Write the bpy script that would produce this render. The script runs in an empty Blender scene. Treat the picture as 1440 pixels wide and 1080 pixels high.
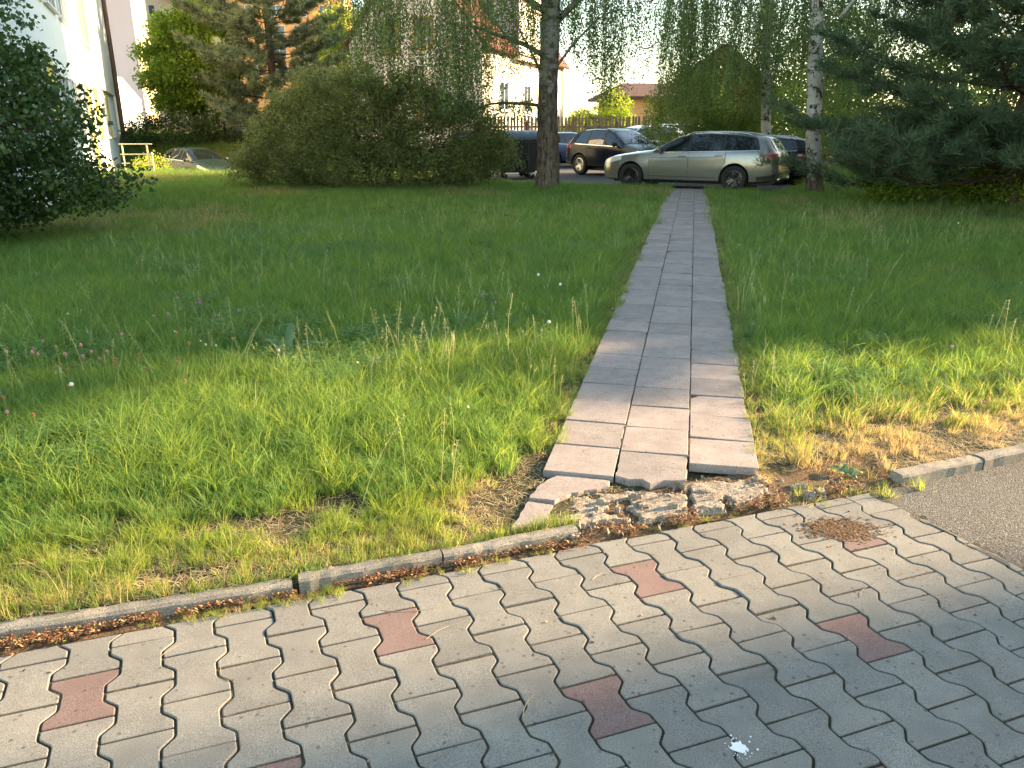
import bpy, math, random
import numpy as np
from mathutils import Vector, Matrix
R = math.radians
rng = np.random.default_rng(7)
random.seed(7)
S = bpy.context.scene
C = S.collection

# ------------------------------------------------------------------ camera, light, exposure
CAM_H = 1.62
PITCH = 18.32
cam_d = bpy.data.cameras.new('camera'); cam = bpy.data.objects.new('camera', cam_d); C.objects.link(cam)
cam_d.sensor_width = 36; cam_d.lens = 36 * 1081 / 1440; cam_d.clip_start = 0.05; cam_d.clip_end = 2000
cam.location = (0, 0, CAM_H); cam.rotation_euler = (R(90 - PITCH), 0, 0)
S.camera = cam
SUN_AZ = 72.0      # degrees to the right of the viewing direction (+Y)
SUN_EL = 17.0
W = bpy.data.worlds.new('World'); S.world = W; W.use_nodes = True
wn = W.node_tree.nodes; wn.clear()
sky = wn.new('ShaderNodeTexSky'); sky.sky_type = 'NISHITA'; sky.sun_disc = False
sky.sun_elevation = R(SUN_EL); sky.sun_rotation = R(SUN_AZ); sky.air_density = 1.0; sky.dust_density = 0.6; sky.ozone_density = 1.2
bg = wn.new('ShaderNodeBackground'); bg.inputs[1].default_value = 0.13
wo = wn.new('ShaderNodeOutputWorld')
# the photograph's warm white balance
wb = wn.new('ShaderNodeMix'); wb.data_type = 'RGBA'; wb.blend_type = 'MULTIPLY'; wb.inputs[0].default_value = 1; wb.inputs[7].default_value = (1.10, 1.0, .80, 1)
W.node_tree.links.new(sky.outputs[0], wb.inputs[6]); W.node_tree.links.new(wb.outputs[2], bg.inputs[0]); W.node_tree.links.new(bg.outputs[0], wo.inputs[0])
sun_d = bpy.data.lights.new('sun', 'SUN'); sun = bpy.data.objects.new('sun', sun_d); C.objects.link(sun)
sun_d.energy = 5.0; sun_d.angle = R(0.9); sun_d.color = (1.0, 0.72, 0.42)
sv = Vector((math.sin(R(SUN_AZ)) * math.cos(R(SUN_EL)), math.cos(R(SUN_AZ)) * math.cos(R(SUN_EL)), math.sin(R(SUN_EL))))
sun.rotation_euler = sv.to_track_quat('Z', 'Y').to_euler(); sun.location = (30, 10, 15)
S.view_settings.view_transform = 'Standard'; S.view_settings.look = 'None'
S.view_settings.exposure = 2.38; S.view_settings.gamma = 1; S.view_settings.use_curve_mapping = False
S.cycles.max_bounces = 6; S.cycles.transparent_max_bounces = 8; S.cycles.caustics_reflective = False; S.cycles.caustics_refractive = False

# ------------------------------------------------------------------ helpers
def tag(o, label=None, cat=None, group=None, kind=None):
    if label: o['label'] = label
    if cat: o['category'] = cat
    if group: o['group'] = group
    if kind: o['kind'] = kind
    return o
def empty(name, loc, rz=0, label=None, cat=None, group=None, kind=None):
    o = bpy.data.objects.new(name, None); C.objects.link(o); o.location = loc; o.rotation_euler = (0, 0, rz)
    o.empty_display_size = .2
    return tag(o, label, cat, group, kind)
def link(name, me, parent=None, mat=None):
    if mat is not None and not me.materials: me.materials.append(mat)
    o = bpy.data.objects.new(name, me); C.objects.link(o)
    if parent is not None: o.parent = parent
    return o
def copy_tree(o, parent=None):
    c = o.copy(); C.objects.link(c); c.parent = parent
    for ch in list(o.children): copy_tree(ch, c)
    return c
def npmesh(name, V, F, mat=None, smooth=False):
    """one mesh out of a vertex array and an (n,k) face array"""
    V = np.asarray(V, np.float32); F = np.asarray(F, np.int32)
    me = bpy.data.meshes.new(name); n, k = F.shape
    me.vertices.add(len(V)); me.vertices.foreach_set('co', V.ravel())
    me.loops.add(n * k); me.loops.foreach_set('vertex_index', F.ravel())
    me.polygons.add(n); me.polygons.foreach_set('loop_start', np.arange(n, dtype=np.int32) * k)
    if smooth: me.polygons.foreach_set('use_smooth', np.ones(n, bool))
    me.update(calc_edges=True)
    if mat: me.materials.append(mat)
    return me
class MB:
    """collects simple shapes and links them as one mesh"""
    def __init__(s): s.v = []; s.f = []
    def add(s, v, f):
        b = len(s.v); s.v += [tuple(p) for p in v]; s.f += [tuple(i + b for i in q) for q in f]; return s
    def box(s, x0, x1, y0, y1, z0, z1, M=None):
        v = [(x, y, z) for z in (z0, z1) for y in (y0, y1) for x in (x0, x1)]
        if M is not None: v = [M @ Vector(p) for p in v]
        return s.add(v, [(0, 2, 3, 1), (4, 5, 7, 6), (0, 1, 5, 4), (2, 6, 7, 3), (0, 4, 6, 2), (1, 3, 7, 5)])
    def tube(s, pts, rad, n=8, cap=True):
        pts = [Vector(p) for p in pts]
        if not hasattr(rad, '__len__'): rad = [rad] * len(pts)
        b = len(s.v); ref = Vector((0.31, 0.17, 0.93)); vs = []
        for i, p in enumerate(pts):
            t = (pts[min(i + 1, len(pts) - 1)] - pts[max(i - 1, 0)]).normalized()
            a = t.cross(ref)
            if a.length < 1e-3: a = t.cross(Vector((1, 0, 0)))
            a.normalize(); c = t.cross(a)
            for k in range(n):
                w = 2 * math.pi * k / n; vs.append(p + (a * math.cos(w) + c * math.sin(w)) * rad[i])
        fs = [(i * n + k, i * n + (k + 1) % n, (i + 1) * n + (k + 1) % n, (i + 1) * n + k) for i in range(len(pts) - 1) for k in range(n)]
        if cap: fs += [tuple(range(n))[::-1], tuple((len(pts) - 1) * n + k for k in range(n))]
        return s.add(vs, fs)
    def lathe(s, prof, n=24, M=None, close=False):
        """prof: (radius, height) pairs about the z axis"""
        vs = []
        for r, z in prof:
            for k in range(n):
                w = 2 * math.pi * k / n; p = Vector((r * math.cos(w), r * math.sin(w), z)); vs.append(M @ p if M is not None else p)
        m = len(prof); rng_ = range(m) if close else range(m - 1)
        return s.add(vs, [(i * n + k, i * n + (k + 1) % n, ((i + 1) % m) * n + (k + 1) % n, ((i + 1) % m) * n + k) for i in rng_ for k in range(n)])
    def prism(s, poly, z0, z1, bevel=0):
        """upright prism with an optional chamfer round its top"""
        n = len(poly); P = [Vector(p) for p in poly]
        a = sum(P[i].x * P[(i + 1) % n].y - P[(i + 1) % n].x * P[i].y for i in range(n))
        if a < 0: P = P[::-1]
        rings = [[(p.x, p.y, z0) for p in P]]
        if bevel:
            ins = []
            for i in range(n):
                d0 = (P[i] - P[i - 1]).normalized(); d1 = (P[(i + 1) % n] - P[i]).normalized()
                n0 = Vector((-d0.y, d0.x)); n1 = Vector((-d1.y, d1.x)); m = n0 + n1
                m = m / max(m.length_squared, .5) * 2
                ins.append(P[i] + m * bevel)
            rings += [[(p.x, p.y, z1 - bevel * .8) for p in P], [(p.x, p.y, z1) for p in ins]]
        else: rings.append([(p.x, p.y, z1) for p in P])
        v = [p for r in rings for p in r]
        f = [(i * n + k, i * n + (k + 1) % n, (i + 1) * n + (k + 1) % n, (i + 1) * n + k) for i in range(len(rings) - 1) for k in range(n)]
        f += [tuple(range(n))[::-1], tuple((len(rings) - 1) * n + k for k in range(n))]
        return s.add(v, f)
    def mesh(s, name, mat=None, smooth=False):
        me = bpy.data.meshes.new(name); me.from_pydata([tuple(p) for p in s.v], [], s.f); me.update()
        if smooth: me.polygons.foreach_set('use_smooth', np.ones(len(me.polygons), bool))
        if mat: me.materials.append(mat)
        return me
    def build(s, name, mat=None, parent=None, smooth=False): return link(name, s.mesh(name, mat, smooth), parent)

# value noise on numpy arrays, for terrain and planting
_tab = rng.random((256, 256))
def vnoise(x, y, s=1.0, o=0.0):
    x = np.asarray(x, float) / s + 37.3 + o; y = np.asarray(y, float) / s + 11.7 + o * 1.7
    xi = np.floor(x).astype(int); yi = np.floor(y).astype(int); fx = x - xi; fy = y - yi
    fx = fx * fx * (3 - 2 * fx); fy = fy * fy * (3 - 2 * fy); g = lambda a, b: _tab[a % 256, b % 256]
    return (g(xi, yi) * (1 - fx) + g(xi + 1, yi) * fx) * (1 - fy) + (g(xi, yi + 1) * (1 - fx) + g(xi + 1, yi + 1) * fx) * fy
def fbm(x, y, s=1.0, o=0.0): return .55 * vnoise(x, y, s, o) + .3 * vnoise(x, y, s / 2.1, o + 5) + .15 * vnoise(x, y, s / 4.3, o + 9)
def sm(a, b, x): t = np.clip((np.asarray(x, float) - a) / (b - a), 0, 1); return t * t * (3 - 2 * t)

# ------------------------------------------------------------------ materials
class NT:
    def __init__(s, name):
        s.m = bpy.data.materials.new(name); s.m.use_nodes = True; s.n = s.m.node_tree.nodes; s.l = s.m.node_tree.links; s.n.clear()
        s.out = s.n.new('ShaderNodeOutputMaterial')
    def node(s, t, **k):
        n = s.n.new('ShaderNode' + t)
        for a, b in k.items(): setattr(n, a, b)
        return n
    def set(s, n, i, v):
        if hasattr(v, 'is_output') or isinstance(v, bpy.types.NodeSocket): s.l.new(v, n.inputs[i])
        else:
            n.inputs[i].default_value = (v[0], v[1], v[2], 1) if isinstance(v, tuple) and len(v) == 3 and n.inputs[i].type == 'RGBA' else v
    def pos(s): return s.node('NewGeometry').outputs['Position']
    def noise(s, sc, det=4, vec=None, rough=.55, dist=0):
        n = s.node('TexNoise'); s.set(n, 'Vector', vec if vec is not None else s.pos()); n.inputs['Scale'].default_value = sc
        n.inputs['Detail'].default_value = det; n.inputs['Roughness'].default_value = rough; n.inputs['Distortion'].default_value = dist; return n.outputs['Fac']
    def voro(s, sc, vec=None, out='Distance', feat='F1'):
        n = s.node('TexVoronoi'); n.feature = feat; s.set(n, 'Vector', vec if vec is not None else s.pos()); n.inputs['Scale'].default_value = sc; return n.outputs[out]
    def ramp(s, f, stops):
        n = s.node('ValToRGB'); s.l.new(f, n.inputs[0]); e = n.color_ramp.elements
        while len(e) < len(stops): e.new(.5)
        for i, (p, c) in enumerate(stops):
            e[i].position = p; e[i].color = (c, c, c, 1) if not hasattr(c, '__len__') else (c[0], c[1], c[2], 1)
        return n.outputs[0]
    def mix(s, f, a, b, mode='MIX'):
        n = s.node('Mix', data_type='RGBA', blend_type=mode); s.set(n, 0, f)
        for i, v in ((6, a), (7, b)):
            if isinstance(v, bpy.types.NodeSocket): s.l.new(v, n.inputs[i])
            else: n.inputs[i].default_value = (v[0], v[1], v[2], 1)
        return n.outputs[2]
    def math(s, op, a, b=0.0):
        n = s.node('Math', operation=op); s.set(n, 0, a); s.set(n, 1, b); return n.outputs[0]
    def bump(s, h, st=.3, d=.01):
        n = s.node('Bump'); s.l.new(h, n.inputs['Height']); n.inputs['Strength'].default_value = st; n.inputs['Distance'].default_value = d; return n.outputs[0]
    def principled(s, col, rough=.8, normal=None, metal=0, spec=.4, coat=0, alpha=None):
        n = s.node('BsdfPrincipled'); s.set(n, 'Base Color', col); s.set(n, 'Roughness', rough); s.set(n, 'Metallic', metal)
        s.set(n, 'Specular IOR Level', spec); s.set(n, 'Coat Weight', coat); n.inputs['Coat Roughness'].default_value = .05
        if normal is not None: s.l.new(normal, n.inputs['Normal'])
        s.l.new(n.outputs[0], s.out.inputs[0]); return s.m
def hsv(nt, col, h=.5, s_=1., v=1.):
    n = nt.node('HueSaturation'); nt.set(n, 'Hue', h); nt.set(n, 'Saturation', s_); nt.set(n, 'Value', v); nt.set(n, 'Color', col); return n.outputs[0]
def maprange(nt, f, a, b):
    n = nt.node('MapRange'); nt.l.new(f, n.inputs[0]); n.inputs[3].default_value = a; n.inputs[4].default_value = b; return n.outputs[0]
def simple(name, col, rough=.6, metal=0, spec=.4, coat=0, var=.12, sc=8.):
    t = NT(name); f = t.noise(sc, 5); c = t.mix(f, tuple(x * (1 - var) for x in col), tuple(min(1, x * (1 + var)) for x in col))
    return t.principled(c, rough, t.bump(t.noise(sc * 6, 3), .08, .004) if rough > .5 else None, metal, spec, coat)
def leafmat(name, dark, light, trans=.45, rough=.5, big=.8, third=None):
    t = NT(name); g = t.node('NewGeometry'); f = g.outputs['Random Per Island']
    nz = t.ramp(t.noise(big, 3), [(.35, 0), (.65, 1)])
    f2 = t.math('ADD', t.math('MULTIPLY', f, .6), t.math('MULTIPLY', nz, .4))
    dark = tuple(x * 1.3 for x in dark); light = tuple(x * 1.3 for x in light)
    c = t.ramp(f2, [(.1, dark), (.9, light)] if third is None else [(.05, dark), (.8, light), (.97, third)])
    p = t.node('BsdfPrincipled'); t.set(p, 'Base Color', c); t.set(p, 'Roughness', rough); t.set(p, 'Specular IOR Level', .3)
    tr = t.node('BsdfTranslucent'); t.set(tr, 0, hsv(t, c, .485, 1.1, 1.5))
    m = t.node('MixShader'); m.inputs[0].default_value = trans; t.l.new(p.outputs[0], m.inputs[1]); t.l.new(tr.outputs[0], m.inputs[2]); t.l.new(m.outputs[0], t.out.inputs[0])
    return t.m
def grassmat(name, dark, light, dry, trans=.5):
    t = NT(name); a = t.node('Attribute'); a.attribute_type = 'INSTANCER'; a.attribute_name = 'dry'
    oi = t.node('ObjectInfo').outputs['Random']; g = t.node('NewGeometry').outputs['Random Per Island']
    f = t.math('ADD', t.math('MULTIPLY', oi, .5), t.math('MULTIPLY', g, .5))
    c = t.ramp(f, [(.1, tuple(x * 1.8 for x in dark)), (.9, tuple(x * 1.6 for x in light))])
    # single dead blades inside a green tuft, more of them where the spot is dry
    dd = t.math('ADD', t.math('MULTIPLY', a.outputs['Fac'], 1.15), t.math('MULTIPLY', t.math('SUBTRACT', g, .5), .9))
    c = t.mix(t.ramp(dd, [(.42, 0), (.75, 1)]), c, t.ramp(g, [(0, tuple(x * .7 for x in dry)), (1, dry)]))
    p = t.node('BsdfPrincipled'); t.set(p, 'Base Color', c); t.set(p, 'Roughness', .5); t.set(p, 'Specular IOR Level', .25)
    tr = t.node('BsdfTranslucent'); t.set(tr, 0, hsv(t, c, .485, 1.1, 1.6))
    m = t.node('MixShader'); m.inputs[0].default_value = trans; t.l.new(p.outputs[0], m.inputs[1]); t.l.new(tr.outputs[0], m.inputs[2]); t.l.new(m.outputs[0], t.out.inputs[0])
    return t.m

def concrete(name, a, b, grit=420., rough=.9, spots=True, per_obj=.12, bumpd=.0012):
    t = NT(name); n1 = t.noise(9, 5); n2 = t.noise(grit, 2, rough=.75); n3 = t.noise(60, 3)
    c = t.mix(t.ramp(n1, [(.3, 0), (.7, 1)]), a, b)
    c = t.mix(t.ramp(n2, [(.38, 1), (.5, 0)]), c, tuple(x * .5 for x in a)); c = t.mix(t.ramp(n2, [(.6, 0), (.74, 1)]), c, tuple(min(.8, x * 1.75) for x in b))
    if spots:
        v = t.voro(26.); w = t.noise(14, 3)
        sp = t.math('MULTIPLY', t.ramp(v, [(.12, 1), (.2, 0)]), t.ramp(w, [(.44, 0), (.54, 1)]))
        c = t.mix(t.math('MULTIPLY', sp, .65), c, tuple(x * .3 for x in a))
        c = t.mix(t.math('MULTIPLY', t.ramp(t.noise(3.2, 5), [(.45, 0), (.75, 1)]), .3), c, tuple(x * .62 for x in a))
    oi = t.node('ObjectInfo').outputs['Random']
    c = hsv(t, c, .5, maprange(t, oi, 1 - per_obj, 1 + per_obj), maprange(t, oi, 1 - per_obj, 1 + per_obj))
    h = t.math('ADD', n2, t.math('MULTIPLY', n3, .6))
    return t.principled(c, rough, t.bump(h, .7, bumpd), 0, .25)
M = {}
M['paver'] = concrete('paver_concrete', (.19, .184, .168), (.255, .247, .224), per_obj=.10)
M['paver_red'] = concrete('red_paver_concrete', (.195, .13, .118), (.24, .165, .15))
M['slab'] = concrete('slab_concrete', (.255, .218, .205), (.355, .31, .288), grit=330, per_obj=.13, bumpd=.002)
M['kerb'] = concrete('kerb_concrete', (.20, .185, .16), (.30, .275, .24), grit=240, bumpd=.003)
M['rubble'] = concrete('broken_concrete', (.22, .18, .14), (.38, .32, .26), grit=150, bumpd=.003)
def asphalt_mat(name, a, b, sc, bd):
    t = NT(name); v = t.voro(sc, out='Color'); sep = t.node('SeparateColor'); t.l.new(v, sep.inputs[0]); d = t.voro(sc)
    c = t.ramp(sep.outputs[0], [(0, a), (.75, b), (1, tuple(x * 2.2 for x in b))]); c = t.mix(t.ramp(d, [(.3, 0), (.7, .75)]), c, (.02, .02, .02))
    c = t.mix(t.ramp(t.noise(.7, 4), [(.4, 0), (.7, .35)]), c, tuple(x * 1.2 for x in b))
    return t.principled(c, .85, t.bump(t.math('SUBTRACT', t.math('MULTIPLY', t.noise(sc * .5, 3), .5), d), 1.0, bd), 0, .3)
M['asphalt'] = asphalt_mat('coarse_asphalt', (.06, .058, .055), (.145, .14, .13), 170., .004)
M['parking'] = asphalt_mat('parking_asphalt', (.07, .07, .072), (.115, .115, .118), 60., .004)
def soil_mat(name, a, b, c3):
    t = NT(name); n1 = t.noise(2.2, 6); n2 = t.noise(70, 4, rough=.7); c = t.mix(t.ramp(n1, [(.35, 0), (.65, 1)]), a, b)
    c = t.mix(t.ramp(n2, [(.5, 0), (.7, .8)]), c, c3); return t.principled(c, .95, t.bump(t.math('ADD', n2, t.noise(20, 4)), 1.0, .02), 0, .15)
M['ground'] = soil_mat('lawn_soil', (.045, .05, .022), (.075, .065, .035), (.15, .12, .07))
M['dirt'] = soil_mat('brown_dirt', (.10, .062, .036), (.17, .11, .065), (.26, .18, .11))
M['joint'] = soil_mat('joint_dirt', (.06, .05, .034), (.10, .08, .055), (.16, .13, .09))
def litter_mat():
    t = NT('dry_litter'); g = t.node('NewGeometry').outputs['Random Per Island']
    c = t.ramp(g, [(0, (.06, .03, .018)), (.35, (.19, .08, .04)), (.7, (.32, .155, .075)), (.93, (.42, .31, .17)), (1, (.16, .19, .05))])
    return t.principled(c, .8, None, 0, .2)
M['litter'] = litter_mat()

# ------------------------------------------------------------------ terrain
KX = np.array([-60, -6, -1.695, -.766, -.222, .295, 1.0, 1.854, 2.641, 6, 60.]); KY = np.array([.9, .9, 2.164, 2.44, 2.639, 2.837, 3.09, 3.358, 3.66, 5.0, 6.])
def kerb_y(x): return np.interp(x, KX, KY)
PX = np.array([-6, -4, -.5, 1.2, 3.41, 6.1, 6.9, 8.6, 10, 12, 60.]); PY = np.array([27.2, 26.4, 25.2, 24.1, 22.75, 21.15, 20.95, 23.5, 33, 47.5, 47.6])
def park_y(x): return np.interp(x, PX, PY)
PD = np.array([.2212, .9752]); PN = np.array([.9752, -.2212]); P0 = np.array([.871, 3.482])   # footpath: direction, its right, a point on the right-hand joint
def path_st(x, y): return (x - P0[0]) * PD[0] + (y - P0[1]) * PD[1], (x - P0[0]) * PN[0] + (y - P0[1]) * PN[1]
def gz(x, y):
    x = np.asarray(x, float); y = np.asarray(y, float); v = y - kerb_y(x)
    z = .03 + .035 * (fbm(x, y, 1.3) - .5) + .10 * (fbm(x, y, 6., 3) - .5) * sm(2, 6, v)
    broken = sm(.25, .4, x) * (1 - sm(1.75, 1.9, x))
    f = np.where(v < 0, 0, np.where(broken > .5, sm(-.02, .4, v), sm(0, .03, v)))
    lo = np.where(broken > .5, -.022, -.06)
    z = lo * (1 - f) + z * f
    t, s = path_st(x, y); w = (1 - sm(.42, .6, np.abs(s + .17))) * sm(-.4, 0, t)
    z = z * (1 - w) + .053 * sm(0, .25, t) * w
    dip = sm(27, 33, y) * sm(-5, -9, x); bank = sm(39, 46, y) * sm(-4, -10, x)
    z = z - .7 * dip + 1.9 * bank
    inp = (y > park_y(x) + .05) & (y < 47.5) & (x > -5.5)
    z = np.where(inp, -.06, z)
    rise = sm(55, 110, y) * 1.0
    return z + rise
def axis(segs):
    out = [segs[0][0]]
    for a, b, st in segs:
        n = max(1, int(round((b - a) / st))); out += list(np.linspace(a, b, n + 1)[1:])
    return np.array(out)
xs = axis([(-600, -100, 100), (-100, -30, 5), (-30, -16, .8), (-16, -6, .25), (-6, 6, .12), (6, 16, .25), (16, 40, 1.), (40, 100, 5), (100, 600, 100)])
vs = np.concatenate([axis([(-60, -6, 6), (-6, -.5, .5), (-.5, 0, .1)]), [.03], axis([(.08, 4, .08), (4, 14, .16), (14, 28, .3), (28, 60, 1.), (60, 120, 5), (120, 900, 130)])])
XX, VV = np.meshgrid(xs, vs); YY = kerb_y(XX) + VV; ZZ = gz(XX, YY)
nx, nv = len(xs), len(vs); I = np.arange(nx * nv).reshape(nv, nx)
F = np.stack([I[:-1, :-1], I[:-1, 1:], I[1:, 1:], I[1:, :-1]], -1).reshape(-1, 4)
ground = link('ground', npmesh('ground', np.stack([XX, YY, ZZ], -1).reshape(-1, 3), F, M['ground'], True)); tag(ground, kind='structure')
# parking lot sheet
px_ = np.concatenate([np.linspace(-5.4, 14, 60), np.linspace(15, 60, 20)])
v = []; 
for x in px_: v += [(x, float(park_y(x)), 0.0), (x, 47.6, 0.0)]
o = MB().add(v, [(2 * i, 2 * i + 2, 2 * i + 3, 2 * i + 1) for i in range(len(px_) - 1)]).build('parking_lot', M['parking']); tag(o, kind='structure')

# ------------------------------------------------------------------ interlocking pavement
LO = np.array([.2802, 1.866]); LA = np.array([.15043, .05433]); LB = np.array([-.08729, .2080])
pave = empty('pavement', (float(LO[0]), float(LO[1]), 0), kind='structure')
e_, c_ = .115, .085           # half-width swing and half-length of the slanted flank, in lattice units
def paver_outline(g=.0062):
    # u across (unit LA), w along (unit LB); corners lightly clipped
    pts = [(-.5 - e_, -.5), (.5 + e_, -.5), (.5 + e_, -.25 - c_), (.5 - e_, -.25 + c_), (.5 - e_, .25 - c_), (.5 + e_, .25 + c_), (.5 + e_, .5), (-.5 - e_, .5), (-.5 - e_, .25 + c_), (-.5 + e_, .25 - c_), (-.5 + e_, -.25 + c_), (-.5 - e_, -.25 - c_)]
    P = [Vector(tuple(LA * u + LB * w)) for u, w in pts]
    out = []
    n = len(P)
    for i in range(n):                                   # round every corner a little
        a = (P[i - 1] - P[i]); b = (P[(i + 1) % n] - P[i]); r = .007
        out += [P[i] + a.normalized() * r, P[i] + (a.normalized() + b.normalized()) * r * .28, P[i] + b.normalized() * r]
    # shrink for the joint
    n = len(out); res = []
    ar = sum(out[i].x * out[(i + 1) % n].y - out[(i + 1) % n].x * out[i].y for i in range(n)); sg = 1 if ar > 0 else -1
    for i in range(n):
        d0 = (out[i] - out[i - 1]).normalized(); d1 = (out[(i + 1) % n] - out[i]).normalized()
        m = Vector((-d0.y, d0.x)) + Vector((-d1.y, d1.x)); m = m / max(m.length_squared, .5) * 2 * sg
        res.append(out[i] + m * g * .6)
    return res
OUTL = paver_outline()
def clip_poly(poly, nrm, d):
    """keep nrm.p <= d"""
    out = []; n = len(poly)
    for i in range(n):
        a, b = poly[i], poly[(i + 1) % n]; fa, fb = a.dot(nrm) - d, b.dot(nrm) - d
        if fa <= 0: out.append(a)
        if fa * fb < 0: out.append(a + (b - a) * (fa / (fa - fb)))
    return out
def dedupe(poly):
    out = []
    for p in poly:
        if not out or (p - out[-1]).length > .0015: out.append(p)
    if len(out) > 1 and (out[0] - out[-1]).length < .0015: out.pop()
    return out
bl = Vector((-.3347, .9423)); bd = bl.dot(Vector((-1.654, 2.079)))            # far border, along the kerb
rn = Vector((.9090, .4169)); rd = rn.dot(Vector((1.686, 3.266)))              # right border, along the asphalt
bl = Vector((-(3.266 - 2.079), 1.686 + 1.654)).normalized(); bd = bl.dot(Vector((-1.654, 2.079))) + .015
full = MB().prism(OUTL, -.05, 0, .0028).mesh('paver', M['paver']); full_red = full.copy(); full_red.name = 'red_paver'; full_red.materials[0] = M['paver_red']
RED = {(0, 0), (6, 0), (3, 2.5), (-3, 2.5), (-9, 2.5), (-3, -2.5 + 1.5)}
RED = {(0, 0), (6, 0), (3, 2.5), (-3, 2.5), (-9, 2.5), (-6, 0), (3, -2.5), (9, 2.5), (9, -2.5)}
for i in range(-14, 16):
    for jj in range(-9, 12):
        j = jj + (.5 if i % 2 else 0); c = LO + LA * i + LB * j; cv = Vector(tuple(c))
        if c[1] < .95 or abs(c[0]) > .95 * c[1] + .75 or c[0] < -2.9: continue
        fb = cv.dot(bl) - bd; fr = cv.dot(rn) - rd
        if fb > .16 or fr > .13: continue
        z = float(rng.normal(0, .0012)); red = (i, j) in RED
        if fb < -.13 and fr < -.12:
            o = link('paver', full_red if red else full, pave); o.location = (c[0] - LO[0], c[1] - LO[1], z)
        else:
            poly = [p + cv for p in OUTL]; poly = clip_poly(poly, bl, bd - .004 - .008 * random.random()); poly = clip_poly(poly, rn, rd - .003) if poly else poly
            poly = dedupe(poly)
            if len(poly) < 3: continue
            ar = abs(sum(poly[k].x * poly[(k + 1) % len(poly)].y - poly[(k + 1) % len(poly)].x * poly[k].y for k in range(len(poly)))) / 2
            if ar < .0022: continue
            o = MB().prism([p - cv for p in poly], -.05, 0, .0028).build('paver', M['paver_red'] if red else M['paver'], pave); o.location = (c[0] - LO[0], c[1] - LO[1], z)
        o.rotation_euler = (float(rng.normal(0, .009)), float(rng.normal(0, .009)), float(rng.normal(0, .004)))
        if red: o['label'] = 'dull red paver'
o = MB().add([(-4, -1, 0), (2.9, -1, 0), (1.66, 3.25, 0), (-2.6, 1.75, 0)], [(0, 1, 2, 3)]).build('joint_filling', M['joint'])
# fine grid so that the sand sits unevenly in the joints
gx = np.linspace(-3.2, 3.0, 260); gy = np.linspace(.4, 3.3, 130); GX, GY = np.meshgrid(gx, gy)
keep = (GY > .5) & (GX * bl.x + GY * bl.y < bd + .03) & (GX * rn.x + GY * rn.y < rd + .04)
GZ = -.0062 + .0045 * (fbm(GX, GY, .12) - .5) + .006 * (vnoise(GX, GY, .03) - .5)
I = np.arange(GX.size).reshape(GX.shape); k4 = keep[:-1, :-1] & keep[:-1, 1:] & keep[1:, 1:] & keep[1:, :-1]
F = np.stack([I[:-1, :-1], I[:-1, 1:], I[1:, 1:], I[1:, :-1]], -1)[k4]
bpy.data.objects.remove(o)
link('joint_filling', npmesh('joint_filling', np.stack([GX - LO[0], GY - LO[1], GZ], -1).reshape(-1, 3), F, M['joint'], True), pave)
# asphalt to the right
A0 = Vector((1.686, 3.266)); rdv = Vector((.4169, -.909))
edge = [A0 + rdv * t for t in np.linspace(0, 4.5, 12)]
lo_ = [(p.x - .035, p.y, -.006) for p in edge]; kx = np.linspace(1.72, 40, 12)
top = [(float(x), float(kerb_y(x)) + .0, -.006) for x in [1.69, 1.8, 1.9, 2.1, 2.35, 2.64, 3.5, 4.5, 6, 20, 50]]
v = top + [(50, -3, -.006)] + lo_[::-1]
o = MB().add(v, [tuple(range(len(v)))]).build('asphalt_road', M['asphalt']); tag(o, kind='structure')

# ------------------------------------------------------------------ kerbs
def kerb_run(name, pts, tops, h0, wid, label):
    k = empty(name, (pts[0][0], pts[0][1], 0), kind='structure')
    for i, (a, b) in enumerate(pts_pairs(pts)):
        a = Vector(a); b = Vector(b); d = (b - a).normalized(); n = Vector((-d.y, d.x)); m = 14; vsx = []; fs = []
        L = (b - a).length
        for q in range(m + 1):
            c = a + d * (L * q / m); zt = tops[i] + .008 * (float(fbm(c.x, c.y, .12)) - .5) ; w = wid + .004 * random.random()
            fr = .006 * (random.random() - .3)
            for (s, z) in ((fr, h0), (fr, zt - .012), (fr + .008, zt - .001), (w * .5, zt), (w - .006, zt - .002), (w, zt - .012), (w, h0)):
                p = c + n * s; vsx.append((p.x - pts[0][0], p.y - pts[0][1], z + (random.random() - .5) * .004))
        for q in range(m):
            for r in range(6): fs.append((q * 7 + r, (q + 1) * 7 + r, (q + 1) * 7 + r + 1, q * 7 + r + 1))
        fs += [tuple(range(7)), tuple(m * 7 + r for r in range(7))[::-1]]
        MB().add(vsx, fs).build('kerb_stone', M['kerb'], k)
    return k
def pts_pairs(pts): return list(zip(pts[0::2], pts[1::2]))
kerb_run('kerb', [(-3.2, 1.70), (-1.72, 2.155), (-1.715, 2.150), (-.80, 2.425), (-.78, 2.442), (-.27, 2.618), (-.262, 2.618), (.275, 2.822)], [.052, .050, .058, .055], -.12, .055, '')
kerb_run('kerb', [(1.87, 3.345), (2.36, 3.53), (2.37, 3.535), (3.3, 3.91), (3.31, 3.915), (4.3, 4.31)], [.052, .056, .054], -.12, .075, '')

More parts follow.
